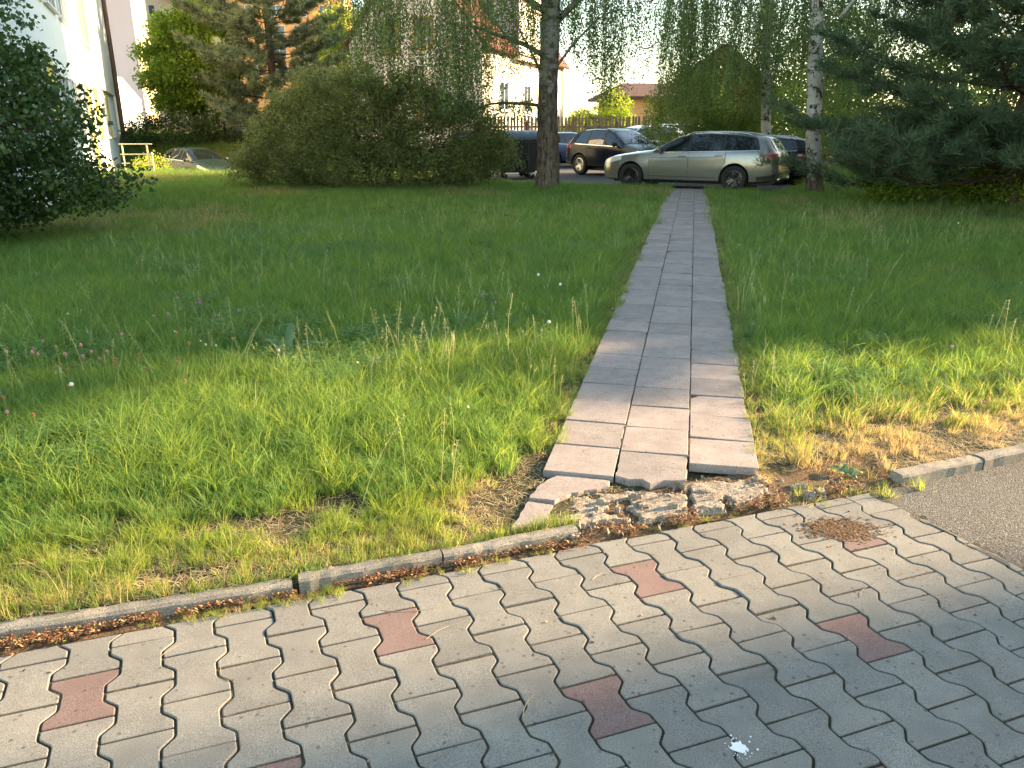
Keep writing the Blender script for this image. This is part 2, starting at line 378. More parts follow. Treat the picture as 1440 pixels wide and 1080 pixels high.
# ------------------------------------------------------------------ footpath of slabs
path = empty('path', (float(P0[0]), float(P0[1]), 0), kind='structure')
SL, SW = .35, .34
def st2xy(t, s): p = P0 + PD * t + PN * s; return Vector((float(p[0]), float(p[1])))
rot = Matrix.Rotation
for col, (s0, off) in enumerate(((-.3440 * 2, .10), (-.344, .075), (0.0, -.01))):
    for r_ in range(-1, 54):
        t0 = r_ * SL + off
        if col == 2 and r_ < 0: continue
        if col == 1 and r_ < 0: continue
        wd = SW if col < 2 else .30
        g = .0042; tz = float(rng.normal(0, .0025)); ww = wd + .001 + (random.random() - .5) * .003
        if col == 2: ww = .31 + .025 * random.random()
        if col == 0: ww = SW + .001
        pl = [Vector((s0 + .004, t0 + g)), Vector((s0 + ww, t0 + g)), Vector((s0 + ww, t0 + SL - g)), Vector((s0 + .004, t0 + SL - g))]
        if random.random() < .1:   # a chipped corner
            q = random.choice([0, 1, 2, 3]); cpt = sum(pl, Vector((0, 0))) / 4; p = pl[q]
            a = p.lerp(pl[(q + 1) % 4], .08 + .1 * random.random()); b = p.lerp(pl[q - 1], .08 + .1 * random.random()); pl[q:q + 1] = [b, a]
        cs = Vector((s0 + ww / 2, t0 + SL / 2)); cw = st2xy(cs.y, cs.x)
        loc = [Vector(((p - cs).x, (p - cs).y)) for p in pl]
        o = MB().prism(loc, -.045, 0, .003).build('slab', M['slab'], path)
        o.location = (cw.x - P0[0], cw.y - P0[1], .062 + tz - .0)
        o.rotation_euler = (float(rng.normal(0, .008)), float(rng.normal(0, .008)), math.atan2(-.2212, .9752) + float(rng.normal(0, .004)))
def ragged(poly, amp=.008, step=.03):
    out = []; n = len(poly)
    for i in range(n):
        a = Vector(poly[i]); b = Vector(poly[(i + 1) % n]); m = max(1, int((b - a).length / step)); d = (b - a).normalized(); nn = Vector((-d.y, d.x))
        for q in range(m): out.append(a.lerp(b, q / m) + (nn * random.uniform(-amp, amp) if q else Vector((0, 0))))
    return out
def piece(poly, z0, z1, mat, name='slab', lab=None, amp=.008, tilt=(0, 0), tex=.004):
    P = ragged(poly, amp); c = sum(P, Vector((0, 0))) / len(P); Q = [p - c for p in P]
    mb = MB(); n = len(Q); rings = [(1.0, z0), (1.0, z1 - .007), (.985, z1)]; fr = (.8, .6, .4, .2)
    v = [(q.x * s, q.y * s, z) for s, z in rings for q in Q]
    for f_ in fr: v += [(q.x * f_, q.y * f_, z1 + tex * (random.random() - .5)) for q in Q]
    v.append((0, 0, z1)); m = len(rings) + len(fr); f = [(i * n + k, i * n + (k + 1) % n, (i + 1) * n + (k + 1) % n, (i + 1) * n + k) for i in range(m - 1) for k in range(n)]
    f += [((m - 1) * n + k, (m - 1) * n + (k + 1) % n, m * n) for k in range(n)]
    o = mb.add(v, f).build(name, mat, path); o.location = (c.x - P0[0], c.y - P0[1], 0); o.rotation_euler = (tilt[0], tilt[1], 0)
    if lab: o['label'] = lab
    return o
T = lambda t, s_: tuple(st2xy(t, s_))
piece([T(.068, -.008), T(.068, -.338), T(-.235, -.336), T(-.262, -.27), T(-.245, -.21), T(-.285, -.17), T(-.235, -.11), T(-.225, -.05), T(-.205, -.008)], .012, .060, M['slab'], lab='slab with its front snapped off in a jagged line', amp=.004, tex=.001)
piece([(.225, 3.380), (.462, 3.300), (.452, 3.245), (.36, 3.20), (.27, 3.165), (.19, 3.085), (.075, 3.118), (.13, 3.26)], .006, .048, M['slab'], lab='cracked slab sloping down to the kerb', amp=.005, tex=.001, tilt=(-.02, 0))
piece([(.073, 3.105), (.183, 3.072), (.155, 2.99), (.16, 2.93), (.12, 2.885), (-.005, 2.835), (.035, 2.99)], -.01, .040, M['slab'], lab='tapering slab fragment beside the kerb end', amp=.005, tex=.001, tilt=(0, .02))
def inside(poly, x, y):
    c = np.zeros(x.shape, bool); n = len(poly)
    for i in range(n):
        (x1, y1), (x2, y2) = poly[i], poly[(i + 1) % n]; c ^= ((y1 > y) != (y2 > y)) & (x < (x2 - x1) * (y - y1) / (y2 - y1 + 1e-12) + x1)
    return c
def crumble(poly, z, rough_, name, lab, st=.009):
    """broken concrete with an uneven top, pits and a ragged rim"""
    P = [(p.x, p.y) for p in ragged(poly, .012)]; a = np.array(P); gx = np.arange(a[:, 0].min() - .02, a[:, 0].max() + .02, st); gy = np.arange(a[:, 1].min() - .02, a[:, 1].max() + .02, st); X_, Y_ = np.meshgrid(gx, gy)
    ins = inside(P, X_, Y_) & (fbm(X_, Y_, .09, 33) > .30); Z_ = np.where(ins, z + rough_ * (fbm(X_, Y_, .10, 17) - .5) + rough_ * .35 * (vnoise(X_, Y_, .018, 3) - .5), -.03)
    I = np.arange(X_.size).reshape(X_.shape); m = ins[:-1, :-1] | ins[:-1, 1:] | ins[1:, 1:] | ins[1:, :-1]; F = np.stack([I[:-1, :-1], I[:-1, 1:], I[1:, 1:], I[1:, :-1]], -1)[m]
    o = link(name, npmesh(name, np.stack([X_ - P0[0], Y_ - P0[1], Z_], -1).reshape(-1, 3), F, M['rubble']), path); o['label'] = lab; return o
crumble([(.20, 3.07), (.28, 3.16), (.47, 3.245), (.80, 3.20), (.765, 3.0), (.60, 2.965), (.44, 2.96), (.32, 2.915), (.19, 2.90), (.17, 2.98)], .028, .014, 'concrete_fragment', 'rough pale bed of crumbling concrete')
crumble([(.82, 3.205), (.84, 3.33), (1.17, 3.345), (1.20, 3.25), (1.05, 3.11), (.80, 3.02)], .030, .010, 'concrete_fragment', 'pale concrete bed with a straight joint on its left')
for (x, y, r_) in [(random.uniform(.2, 1.6), 0, random.choice([.008, .012, .016, .02, .03])) for _ in range(38)]:
    y = float(kerb_y(x)) + random.uniform(.0, .26)
    pl = [(x + r_ * math.cos(w) * random.uniform(.5, 1.2), y + r_ * .7 * math.sin(w) * random.uniform(.5, 1.2)) for w in np.linspace(0, 6.28, 8)[:-1]]
    piece(pl, -.02, (.034 if x < 1.2 else .012) + .7 * r_ * random.random(), M['rubble'], 'concrete_fragment', None, amp=.003, tex=.006, tilt=(random.gauss(0, .1), random.gauss(0, .1)))
# gravel and crumbs on the broken bed
gr = []
for _ in range(1500):
    x = random.uniform(.15, 1.7); y = float(kerb_y(x)) + random.uniform(-.06, .34); gr.append((x, y, .012 + .03 * random.random() * (x < 1.2)))

# moss and sand standing in the two long joints
jv = []; jf = []
for s_ in (-.3445, -.0005):
    b = len(jv); tt = np.arange(.02 if s_ < -.1 else .0, 18.4, .03)
    for k, t in enumerate(tt):
        w_ = .009 + .005 * random.random(); z = .0525 + .011 * float(vnoise(t, s_, .06)) + (-.03 if t < .06 else 0)
        for q in (-w_, 0, w_): p = st2xy(t, s_ + q); jv.append((p.x - P0[0], p.y - P0[1], z - (.004 if q else 0)))
        if k: a = b + (k - 1) * 3; jf += [(a, a + 1, a + 4, a + 3), (a + 1, a + 2, a + 5, a + 4)]
link('joint_filling', npmesh('joint_filling', np.array(jv), np.array(jf), M['joint']), path)

# soil between the pavers and the kerb
x_ = np.linspace(-3.2, 1.9, 160); rows = []
for x in x_:
    yb = (bd - bl.x * x) / bl.y + .002; yk = float(kerb_y(x)); br = .3 < x < 1.85
    y1 = yk + (.30 if br else .012)
    for f_ in np.linspace(0, 1, 9):
        y = yb + (y1 - yb) * f_
        rows.append((x, y, -.016 + .016 * float(fbm(x, y, .08)) + .008 * float(vnoise(x, y, .02)) + (.006 * math.sin(math.pi * f_) if not br else .03 * f_)))
I = np.arange(len(rows)).reshape(len(x_), 9); F = np.stack([I[:-1, :-1], I[1:, :-1], I[1:, 1:], I[:-1, 1:]], -1).reshape(-1, 4)
tag(link('soil', npmesh('soil', np.array(rows), F, M['dirt'], True)), kind='structure')
# dry catkins and leaf crumbs drifted into the gutter and over the broken edge
def flakes(P, size, name, mat, zoff=.003, flat=.35):
    n = len(P); P = np.asarray(P); a = rng.uniform(0, 2 * np.pi, n); s = size * (.45 + 1.5 * rng.random(n) ** 2.2)[:, None]
    u = np.stack([np.cos(a), np.sin(a), rng.normal(0, flat, n)], -1); w = np.stack([-np.sin(a), np.cos(a), rng.normal(0, flat, n)], -1) * rng.uniform(.25, .7, n)[:, None]
    V = np.stack([P - u * s, P + w * s, P + u * s, P - w * s], 1).reshape(-1, 3); return npmesh(name, V, np.arange(4 * n).reshape(n, 4), mat)
tag(link('gravel', flakes(gr, .006, 'gravel', M['rubble'], flat=.8)), 'pale gravel and crumbs on the broken end of the path', 'gravel', kind='stuff')
L_ = []
for _ in range(36000):
    x = random.uniform(-3.1, 1.7); yb = (bd - bl.x * x) / bl.y; yk = float(kerb_y(x)); f_ = random.random()
    if .3 < x:
        y = yb + abs(random.gauss(0, .055)) - .015
        if fbm(x, y, .2, 2) < .50: continue
    else: y = yb - .03 + (yk - yb + .03) * f_ ** .7
    if y < yb and random.random() < .85: continue
    if x < .3 and fbm(x, y, .13, 2) < .33 + .25 * (y - yb < .02): continue
    L_.append((x, y, .003 + .016 * random.random() ** 2 + (.018 if x > .3 else .004 + .012 * float(fbm(x, y, .08)) if y > yb else 0)))
for _ in range(500):
    t = random.uniform(-.2, 16); s = random.choice([-.004, -.344, .31, -.69]) + random.gauss(0, .012); p = st2xy(t, s); L_.append((p.x, p.y, .066))
for _ in range(5200):
    t = random.uniform(-.3, 17); s = random.choice([.34, -.715]) + random.gauss(0, .03); p = st2xy(t, s); L_.append((p.x, p.y, .045 + .02 * random.random()))
for _ in range(900):
    p = (1.40 + random.gauss(0, .075), 2.92 + random.gauss(0, .05)); L_.append((p[0], p[1], .002 + .001 * random.random()))
for _ in range(260):
    p = (random.uniform(-2, 2), random.uniform(1.5, 3)); L_.append((p[0], p[1], .002))
tag(link('leaf_litter', flakes(L_, .0048, 'leaf_litter', M['litter'])), 'rusty brown catkins and crumbs drifted along the kerb and the path edge', 'leaf litter', kind='stuff')
# dead grass and thatch on the bare soil behind the kerb
th = []
for _ in range(30000):
    x = random.uniform(-3.2, 4.6); v_ = abs(random.gauss(0, .45)) + .06; y = float(kerb_y(x)) + v_
    if -.05 < x < 1.7 and v_ < .33 and random.random() < .8: continue
    t, s_ = path_st(x, y)
    if abs(s_ + .17) < .52 and t > -.3: continue
    th.append((x, y, float(gz(x, y)) + .002 + .008 * random.random()))
def stalks(P, L, w, name, mat):
    n = len(P); P = np.asarray(P); a = rng.uniform(0, 2 * np.pi, n); l = L * rng.uniform(.3, 1.4, n)[:, None]; u = np.stack([np.cos(a), np.sin(a), rng.normal(0, .15, n)], -1); q = np.stack([-np.sin(a), np.cos(a), np.zeros(n)], -1) * w
    V = np.stack([P - u * l - q, P - u * l + q, P + u * l + q, P + u * l - q], 1).reshape(-1, 3); return npmesh(name, V, np.arange(4 * n).reshape(n, 4), mat)
def thatch_mat():
    t = NT('thatch'); g = t.node('NewGeometry').outputs['Random Per Island']; return t.principled(t.ramp(g, [(0, (.16, .11, .06)), (.5, (.34, .26, .14)), (1, (.5, .42, .26))]), .8, None, 0, .2)
M['thatch'] = thatch_mat()
tag(link('dead_grass', stalks(th, .022, .0011, 'dead_grass', M['thatch'])), 'dry flattened dead grass on the soil behind the kerb', 'dead grass', kind='stuff')
# a few dry stems lying on the pavers
mb = MB()
for (x, y, a, l, b) in ((-.20, 2.22, .5, .10, .03), (-.34, 2.36, .2, .13, -.03), (.05, 1.86, 1.2, .05, .01), (.62, 2.18, 1.9, .05, .02), (.78, 1.99, .1, .03, 0), (1.05, 1.78, -.1, .025, 0), (-1.1, 2.13, .9, .06, .01), (-.9, 2.0, 2.2, .04, .01), (.35, 2.55, .4, .05, .02), (1.3, 2.45, .9, .04, .01), (-.05, 2.45, 2.4, .05, -.02)):
    pts = [(x + math.cos(a) * l * q - math.sin(a) * b * (1 - q * q), y + math.sin(a) * l * q + math.cos(a) * b * (1 - q * q), .0025) for q in (-1, -.5, 0, .5, 1)]; mb.tube(pts, [.0011, .0012, .001, .0008, .0005], 4)
tag(mb.build('dry_stems', M['thatch']), 'few thin dry stems scattered on the pavers', 'dry stems', kind='stuff')
# dark dirt heap that covers a few pavers near the asphalt
n = 1500; a = rng.normal(0, 1, (n, 2)); P = np.stack([1.40 + a[:, 0] * .072, 2.915 + a[:, 1] * .042, .002 + .002 * rng.random(n)], -1)
tag(link('dirt_spill', flakes(P, .007, 'dirt_spill', M['dirt'], flat=.04)), 'brown spill of earth on the pavers close to the asphalt', 'dirt', kind='stuff')
# white paint splash
PS = (.625, 1.70)
pl = [(PS[0] + .026 * math.cos(w) * random.uniform(.55, 1.15), PS[1] + .026 * math.sin(w) * random.uniform(.55, 1.15)) for w in np.linspace(0, 6.28, 20)[:-1]]
M['white'] = simple('white_paint', (.8, .8, .78), .6)
mb = MB().prism([Vector(p) for p in pl], .0005, .0022)
for _ in range(26):
    w = random.uniform(0, 6.28); d = .024 + abs(random.gauss(0, .014)); r_ = random.uniform(.0008, .0035); cx, cy = PS[0] + d * math.cos(w), PS[1] + d * math.sin(w)
    mb.prism([Vector((cx + r_ * math.cos(q), cy + r_ * math.sin(q))) for q in (0, 1.3, 2.5, 3.8, 5)], .0005, .002)
tag(mb.build('paint_splash', M['white']), 'small splash of white paint on a grey paver', 'paint splash')
#==VEG==

# ------------------------------------------------------------------ lawn: tufts scattered with geometry nodes
def blades(n, rad, hmin, hmax, w, lean=.5, seg=3):
    """n bent grass blades as one vertex / face array"""
    V = []; F = []; b = 0
    for _ in range(n):
        r_ = rad * math.sqrt(random.random()); a = random.uniform(0, 6.28); x, y = r_ * math.cos(a), r_ * math.sin(a)
        da = a + random.gauss(0, .9); h = random.uniform(hmin, hmax); ln = lean * h * random.uniform(.2, 1.3); fa = random.uniform(0, 6.28); wx, wy = math.cos(fa) * w, math.sin(fa) * w
        wv = random.uniform(.6, 1.2)
        for s in range(seg + 1):
            t = s / seg; k = (1 - t ** 1.6) * wv; cx = x + math.cos(da) * ln * t * t; cy = y + math.sin(da) * ln * t * t; z = h * (t - .18 * lean * t * t) - .01
            if s < seg: V += [(cx - wx * k, cy - wy * k, z), (cx + wx * k, cy + wy * k, z)]
            else: V += [(cx, cy, z)]
        for s in range(seg - 1): F.append((b + 2 * s, b + 2 * s + 1, b + 2 * s + 3, b + 2 * s + 2))
        F.append((b + 2 * seg - 2, b + 2 * seg - 1, b + 2 * seg)); b += 2 * seg + 1
    return V, F
def seedstalk(n, h0, h1, kind=0):
    V = []; F = []
    for _ in range(n):
        x, y = random.gauss(0, .04), random.gauss(0, .04); h = random.uniform(h0, h1); a = random.uniform(0, 6.28); l = random.uniform(.02, .12) * h * 2; w = .0011
        P = [Vector((x + math.cos(a) * l * t * t, y + math.sin(a) * l * t * t, h * t)) for t in (0, .35, .7, 1)]
        for i in range(3):
            b = len(V); V += [P[i] + Vector((w, 0, 0)), P[i] - Vector((w, 0, 0)), P[i + 1] - Vector((w, 0, 0)), P[i + 1] + Vector((w, 0, 0))]; F.append((b, b + 1, b + 2, b + 3))
        m = 26 if kind == 0 else 18
        for q in range(m):        # the panicle: small spikelets round the upper stalk
            t = 1 - .32 * random.random() if kind == 0 else 1 - .16 * random.random(); c = P[2].lerp(P[3], (t - .7) / .3) if t > .7 else P[2]
            o = random.uniform(.3, 1) * (.03 * (1.05 - t) * 3 + .004) if kind == 0 else .0035; aa = random.uniform(0, 6.28)
            c = c + Vector((math.cos(aa) * o, math.sin(aa) * o, random.uniform(-.006, .01))); s = random.uniform(.003, .006)
            b = len(V); u = Vector((math.cos(aa) * .5, math.sin(aa) * .5, .9)) * s; ww = Vector((-math.sin(aa), math.cos(aa), 0)) * s * .45
            V += [c - u, c + ww, c + u, c - ww]; F.append((b, b + 1, b + 2, b + 3))
    return [tuple(p) for p in V], F
def broadleaf_clump(n, rad, h, size, tri=True):
    """low clover-like leaves: three leaflets on a thin stalk"""
    V = []; F = []
    for _ in range(n):
        a = random.uniform(0, 6.28); r_ = rad * math.sqrt(random.random()); x, y = r_ * math.cos(a), r_ * math.sin(a); z = h * random.uniform(.5, 1.1)
        b = len(V); V += [(x * .5, y * .5, 0), (x * .5 + .0012, y * .5, 0), (x + .001, y, z), (x, y, z)]; F.append((b, b + 1, b + 2, b + 3)); a0 = random.uniform(0, 6.28)
        for q in range(3 if tri else 1):
            w = a0 + q * 2.09; s = size * random.uniform(.7, 1.2); d = Vector((math.cos(w), math.sin(w), random.uniform(-.2, .35))); e = Vector((-math.sin(w), math.cos(w), 0)); c = Vector((x, y, z)); b = len(V)
            V += [c, c + d * s * .55 + e * s * .42, c + d * s, c + d * s * .55 - e * s * .42]; V = [tuple(p) for p in V]; F.append((b, b + 1, b + 2, b + 3))
    return V, F
M['grass'] = grassmat('meadow_grass', (.038, .080, .022), (.125, .205, .05), (.45, .34, .16))
M['grass_l'] = grassmat('fresh_grass', (.07, .105, .022), (.185, .24, .048), (.45, .36, .17))
M['seed'] = grassmat('seed_heads', (.20, .22, .10), (.34, .33, .18), (.45, .36, .2), .3)
M['clover'] = grassmat('clover_leaves', (.04, .085, .025), (.11, .19, .05), (.3, .25, .1), .35)
M['straw'] = grassmat('straw', (.30, .24, .11), (.50, .40, .20), (.55, .44, .24), .35)
def kindcol(name, specs):
    col = bpy.data.collections.new(name)
    for i, (vf, mat) in enumerate(specs):
        me = bpy.data.meshes.new(name); me.from_pydata(vf[0], [], vf[1]); me.materials.append(mat)
        o = bpy.data.objects.new('%s.%03d' % (name, i + 1), me); col.objects.link(o)
    return col
def scatter(name, P, scl, rotz, tilt, idx, dry, col, label, cat):
    n = len(P); me = bpy.data.meshes.new(name); me.vertices.add(n); me.vertices.foreach_set('co', np.asarray(P, np.float32).ravel())
    for nm, arr in (('scl', scl), ('dry', dry)):
        me.attributes.new(nm, 'FLOAT', 'POINT').data.foreach_set('value', np.asarray(arr, np.float32))
    me.attributes.new('idx', 'INT', 'POINT').data.foreach_set('value', np.asarray(idx, np.int32))
    rt = np.stack([rng.normal(0, tilt, n), rng.normal(0, tilt, n), rotz], -1).astype(np.float32)
    me.attributes.new('rot', 'FLOAT_VECTOR', 'POINT').data.foreach_set('vector', rt.ravel())
    o = link(name, me); g = bpy.data.node_groups.new(name, 'GeometryNodeTree')
    g.interface.new_socket('Geometry', in_out='INPUT', socket_type='NodeSocketGeometry'); g.interface.new_socket('Geometry', in_out='OUTPUT', socket_type='NodeSocketGeometry')
    N = g.nodes; L = g.links; gi = N.new('NodeGroupInput'); go = N.new('NodeGroupOutput'); ip = N.new('GeometryNodeInstanceOnPoints'); ci = N.new('GeometryNodeCollectionInfo')
    ci.inputs['Collection'].default_value = col; ci.inputs['Separate Children'].default_value = True; ci.inputs['Reset Children'].default_value = True
    def attr(nm, ty):
        a = N.new('GeometryNodeInputNamedAttribute'); a.data_type = ty; a.inputs['Name'].default_value = nm; return a.outputs['Attribute']
    mp = N.new('GeometryNodeMeshToPoints'); L.new(gi.outputs[0], mp.inputs['Mesh'])
    L.new(mp.outputs[0], ip.inputs['Points']); L.new(ci.outputs[0], ip.inputs['Instance']); ip.inputs['Pick Instance'].default_value = True
    L.new(attr('idx', 'INT'), ip.inputs['Instance Index']); e2r = N.new('FunctionNodeEulerToRotation'); L.new(attr('rot', 'FLOAT_VECTOR'), e2r.inputs[0]); L.new(e2r.outputs[0], ip.inputs['Rotation'])
    L.new(attr('scl', 'FLOAT'), ip.inputs['Scale']); L.new(ip.outputs[0], go.inputs[0])
    md = o.modifiers.new('scatter', 'NODES'); md.node_group = g
    return tag(o, label, cat, kind='stuff')
def frustum_pts(n, y0, y1, margin=1.2):
    """uniform points on the ground the camera could see, between two distances"""
    w0, w1 = .72 * y0 + margin, .72 * y1 + margin
    y = rng.uniform(y0, y1, int(n * 1.0)); keep = rng.random(len(y)) < (.72 * y + margin) / w1; y = y[keep]; x = rng.uniform(-1, 1, len(y)) * (.72 * y + margin); return x, y
def lawn_ok(x, y):
    v = y - kerb_y(x); t, s = path_st(x, y); wob = .09 * (vnoise(x, y, .15) - .5)
    onpath = (np.abs(s + .17) < .505 + wob) & (t > -.1)
    broken = (x > .0) & (x < 1.9)
    edge = np.where(broken, v > .30 + .15 * (vnoise(x, y, .2) - .3) - .25 * sm(1.3, 1.8, x), v > .065)
    frag = (x > -.05) & (x < 1.22) & (t < 0) & (v < .9) & (s > -.84 + .25 * sm(0, -.5, t) * 0) & (s < .36)
    park = (y > park_y(x) - .05) & (x > -6)
    return edge & ~onpath & ~park & ~frag
tuft_specs = [(blades(26, .05, .07, .17, .0024, .55), M['grass']), (blades(22, .06, .10, .24, .0026, .75), M['grass']), (blades(30, .045, .06, .13, .0022, .5), M['grass_l']),
              (blades(14, .05, .12, .30, .003, .9, 4), M['grass_l']), (blades(20, .06, .04, .11, .002, .8), M['grass']), (broadleaf_clump(20, .07, .11, .014), M['clover']),
              (blades(24, .06, .03, .10, .0018, 1.2), M['straw']), (broadleaf_clump(9, .06, .06, .035, False), M['clover'])]
col_t = kindcol('grass_tuft', tuft_specs)
col_s = kindcol('seed_stalk', [(seedstalk(2, .28, .48), M['seed']), (seedstalk(2, .22, .40, 1), M['seed']), (seedstalk(1, .35, .55), M['seed'])])
far_specs = [(blades(30, .13, .08, .18, .005, .5, 2), M['grass']), (blades(26, .14, .10, .24, .005, .7, 2), M['grass']), (blades(26, .13, .06, .15, .005, .6, 2), M['grass_l']), (blades(22, .15, .03, .09, .004, 1., 2), M['straw'])]
col_f = kindcol('distant_grass_tuft', far_specs)
def dryness(x, y):
    v = y - kerb_y(x); d = .62 * np.exp(-np.maximum(v, 0) / .32) + .25 * (fbm(x, y, 1.1, 8) - .35)
    d += .75 * sm(.9, 1.8, x) * np.exp(-np.maximum(v - .1, 0) / .42) + .25 * sm(.58, .7, fbm(x, y, 1.6, 4)) * sm(.2, 1.5, x) * (1 - sm(6, 12, y))
    t, s = path_st(x, y); d += .28 * np.exp(-np.abs(np.abs(s + .17) - .55) / .1)
    d += .45 * sm(.55, .68, fbm(x, y, 2.5, 6)) * sm(10, 14, y) + .45 * np.exp(-((x - 7.2) ** 2 / 7 + (y - 15.5) ** 2 / 2.5)) + .6 * np.exp(-((x - 3.3) ** 2 / .8 + (y - 20.3) ** 2 / .8))
    d += .9 * np.exp(-((x + .05) ** 2 / .05 + (y - 3.12) ** 2 / .03))
    return np.clip(d, 0, 1)
XY = []
for (n, a, b, k) in ((21000, 1.75, 4.2, 0), (36000, 4.2, 8, 0), (34000, 8, 13.5, 0)):
    x, y = frustum_pts(n, a, b, .8); XY.append((x, y))
x = np.concatenate([q[0] for q in XY]); y = np.concatenate([q[1] for q in XY])
ok = lawn_ok(x, y); v = y - kerb_y(x)
cl = fbm(x, y, .22, 3); thin = np.clip(.30 + v * .9, 0, 1) * (1 - .93 * np.exp(-((x + .02) ** 2 / .07 + (y - 3.06) ** 2 / .035)))
thin *= 1 - .55 * sm(1.0, 1.7, x) * np.exp(-np.maximum(v - .1, 0) / .45)
ok &= (rng.random(len(x)) < thin * np.where(v < .75, sm(.31, .52, cl) * 1.6, .55 + .45 * np.maximum(sm(.30, .55, cl), sm(1.6, 3., v)))); x = x[ok]; y = y[ok]; v = v[ok]; cl = cl[ok]
d = dryness(x, y); n = len(x); u = rng.random(n); n2 = fbm(x, y, .9, 12); n3 = fbm(x, y, 1.6, 15)
idx = np.select([u < .24, u < .48, u < .66, u < .76], [0, 1, 2, 3], 4)
idx = np.where((n2 > .55) & (rng.random(n) < .38) & (v > .8), 5, idx); idx = np.where((rng.random(n) < .05) & (v > .3), 7, idx)
idx = np.where(rng.random(n) < d * .85, 6, idx); idx = np.where((v < .6) & (u < .62) & (idx != 6), 2, idx)
hgt = .56 + .36 * sm(.25, 1.6, v) + .35 * (cl - .45) + .5 * (n3 - .45) * sm(.5, 1.5, v) + .15 * sm(2, 5, v)
scl = hgt * rng.uniform(.75, 1.25, n); t_, s_ = path_st(x, y); scl *= .5 + .5 * sm(.5, .8, np.abs(s_ + .17))
scatter('lawn_grass', np.stack([x, y, gz(x, y)], -1), scl, rng.uniform(0, 6.28, n), .12, idx, d, col_t, 'long green meadow grass with clover, yellower along the kerb', 'grass')
x, y = frustum_pts(52000, 13.5, 32, 1.5); ok = lawn_ok(x, y); x = x[ok]; y = y[ok]
x2 = rng.uniform(-26, -3, 30000); y2 = rng.uniform(22, 56, 30000); k2 = (np.abs(x2) < .75 * y2) & (y2 > 27 - 5.); x = np.concatenate([x, x2[k2]]); y = np.concatenate([y, y2[k2]])
d = dryness(x, y) * .7; n = len(x); u = rng.random(n); idx = np.select([u < .35, u < .65], [0, 1], 2); idx = np.where(rng.random(n) < d * .6, 3, idx)
scl = (.62 + .5 * fbm(x, y, 3, 2)) * rng.uniform(.7, 1.3, n) * (1 + .6 * sm(24, 30, y)) * (1 + .5 * np.exp(-((x + 10) ** 2 / 30 + (y - 27) ** 2 / 4)))
scatter('distant_lawn_grass', np.stack([x, y, gz(x, y)], -1), scl, rng.uniform(0, 6.28, n), .1, idx, d, col_f, 'shorter even green grass on the far half of the lawn', 'grass')
x, y = frustum_pts(8000, 3.0, 17, 1.0); ok = lawn_ok(x, y) & (y - kerb_y(x) > .5) & (rng.random(len(x)) < sm(.40, .62, fbm(x, y, 1.4, 21)) * (1 - .5 * sm(9, 16, y))); x = x[ok]; y = y[ok]; n = len(x)
scatter('seed_heads', np.stack([x, y, gz(x, y)], -1), rng.uniform(.5, .92, n), rng.uniform(0, 6.28, n), .16, rng.integers(0, 3, n), rng.random(n) * .4, col_s, 'pale flowering grass stalks standing above the meadow', 'grass stalks')
# grass and weeds that grow in the gutter, in the path joints and over the path edges
P = []
for _ in range(400):
    x = random.uniform(-2.9, .5); yk = float(kerb_y(x)); f = random.random()
    if vnoise(x, 0., .35) > .36: P.append((x, yk - .075 * f, -.005, random.uniform(.15, .42), random.choice([2, 2, 6])))
for _ in range(130): x = random.uniform(.55, 1.8); yb = (bd - bl.x * x) / bl.y; P.append((x, yb + random.uniform(.0, .10), -.01, random.uniform(.2, .42), random.choice([2, 6, 4])))
for _ in range(60): x = random.uniform(1.3, 2.0); P.append((x, float(kerb_y(x)) - random.uniform(-.18, .10), -.01, random.uniform(.3, .8), random.choice([6, 6, 4, 2])))
for _ in range(100): t = random.uniform(0, 12); p = st2xy(t, random.choice([-.004, -.344]) + random.gauss(0, .004)); P.append((p.x, p.y, .045, random.uniform(.08, .2), 4))
for _ in range(26): x = random.uniform(-2, 1.9); y_ = random.uniform(2.2, 3.1); P.append((x, y_, -.012, random.uniform(.05, .11), 4)) if y_ < (bd - bl.x * x) / bl.y - .02 and (LO[0] - 9 < x) and False else None
for _ in range(300):
    x = random.uniform(-3, .28); P.append((x, float(kerb_y(x)) + random.uniform(.055, .10), .03, random.uniform(.3, .75), random.choice([2, 2, 0, 6])))
for _ in range(420):
    t = random.uniform(-.1, 15) ; s_ = random.choice([.345, -.70]) + random.gauss(0, .02); p = st2xy(t, s_); P.append((p.x, p.y, .04, random.uniform(.22, .6), random.choice([0, 2, 4, 6, 6])))
P = np.array(P); n = len(P)
scatter('gutter_weeds', P[:, :3], P[:, 3], rng.uniform(0, 6.28, n), .35, P[:, 4].astype(int), rng.random(n) * .5, col_t, 'small weeds and grass sprouting in the gutter and path joints', 'weeds')

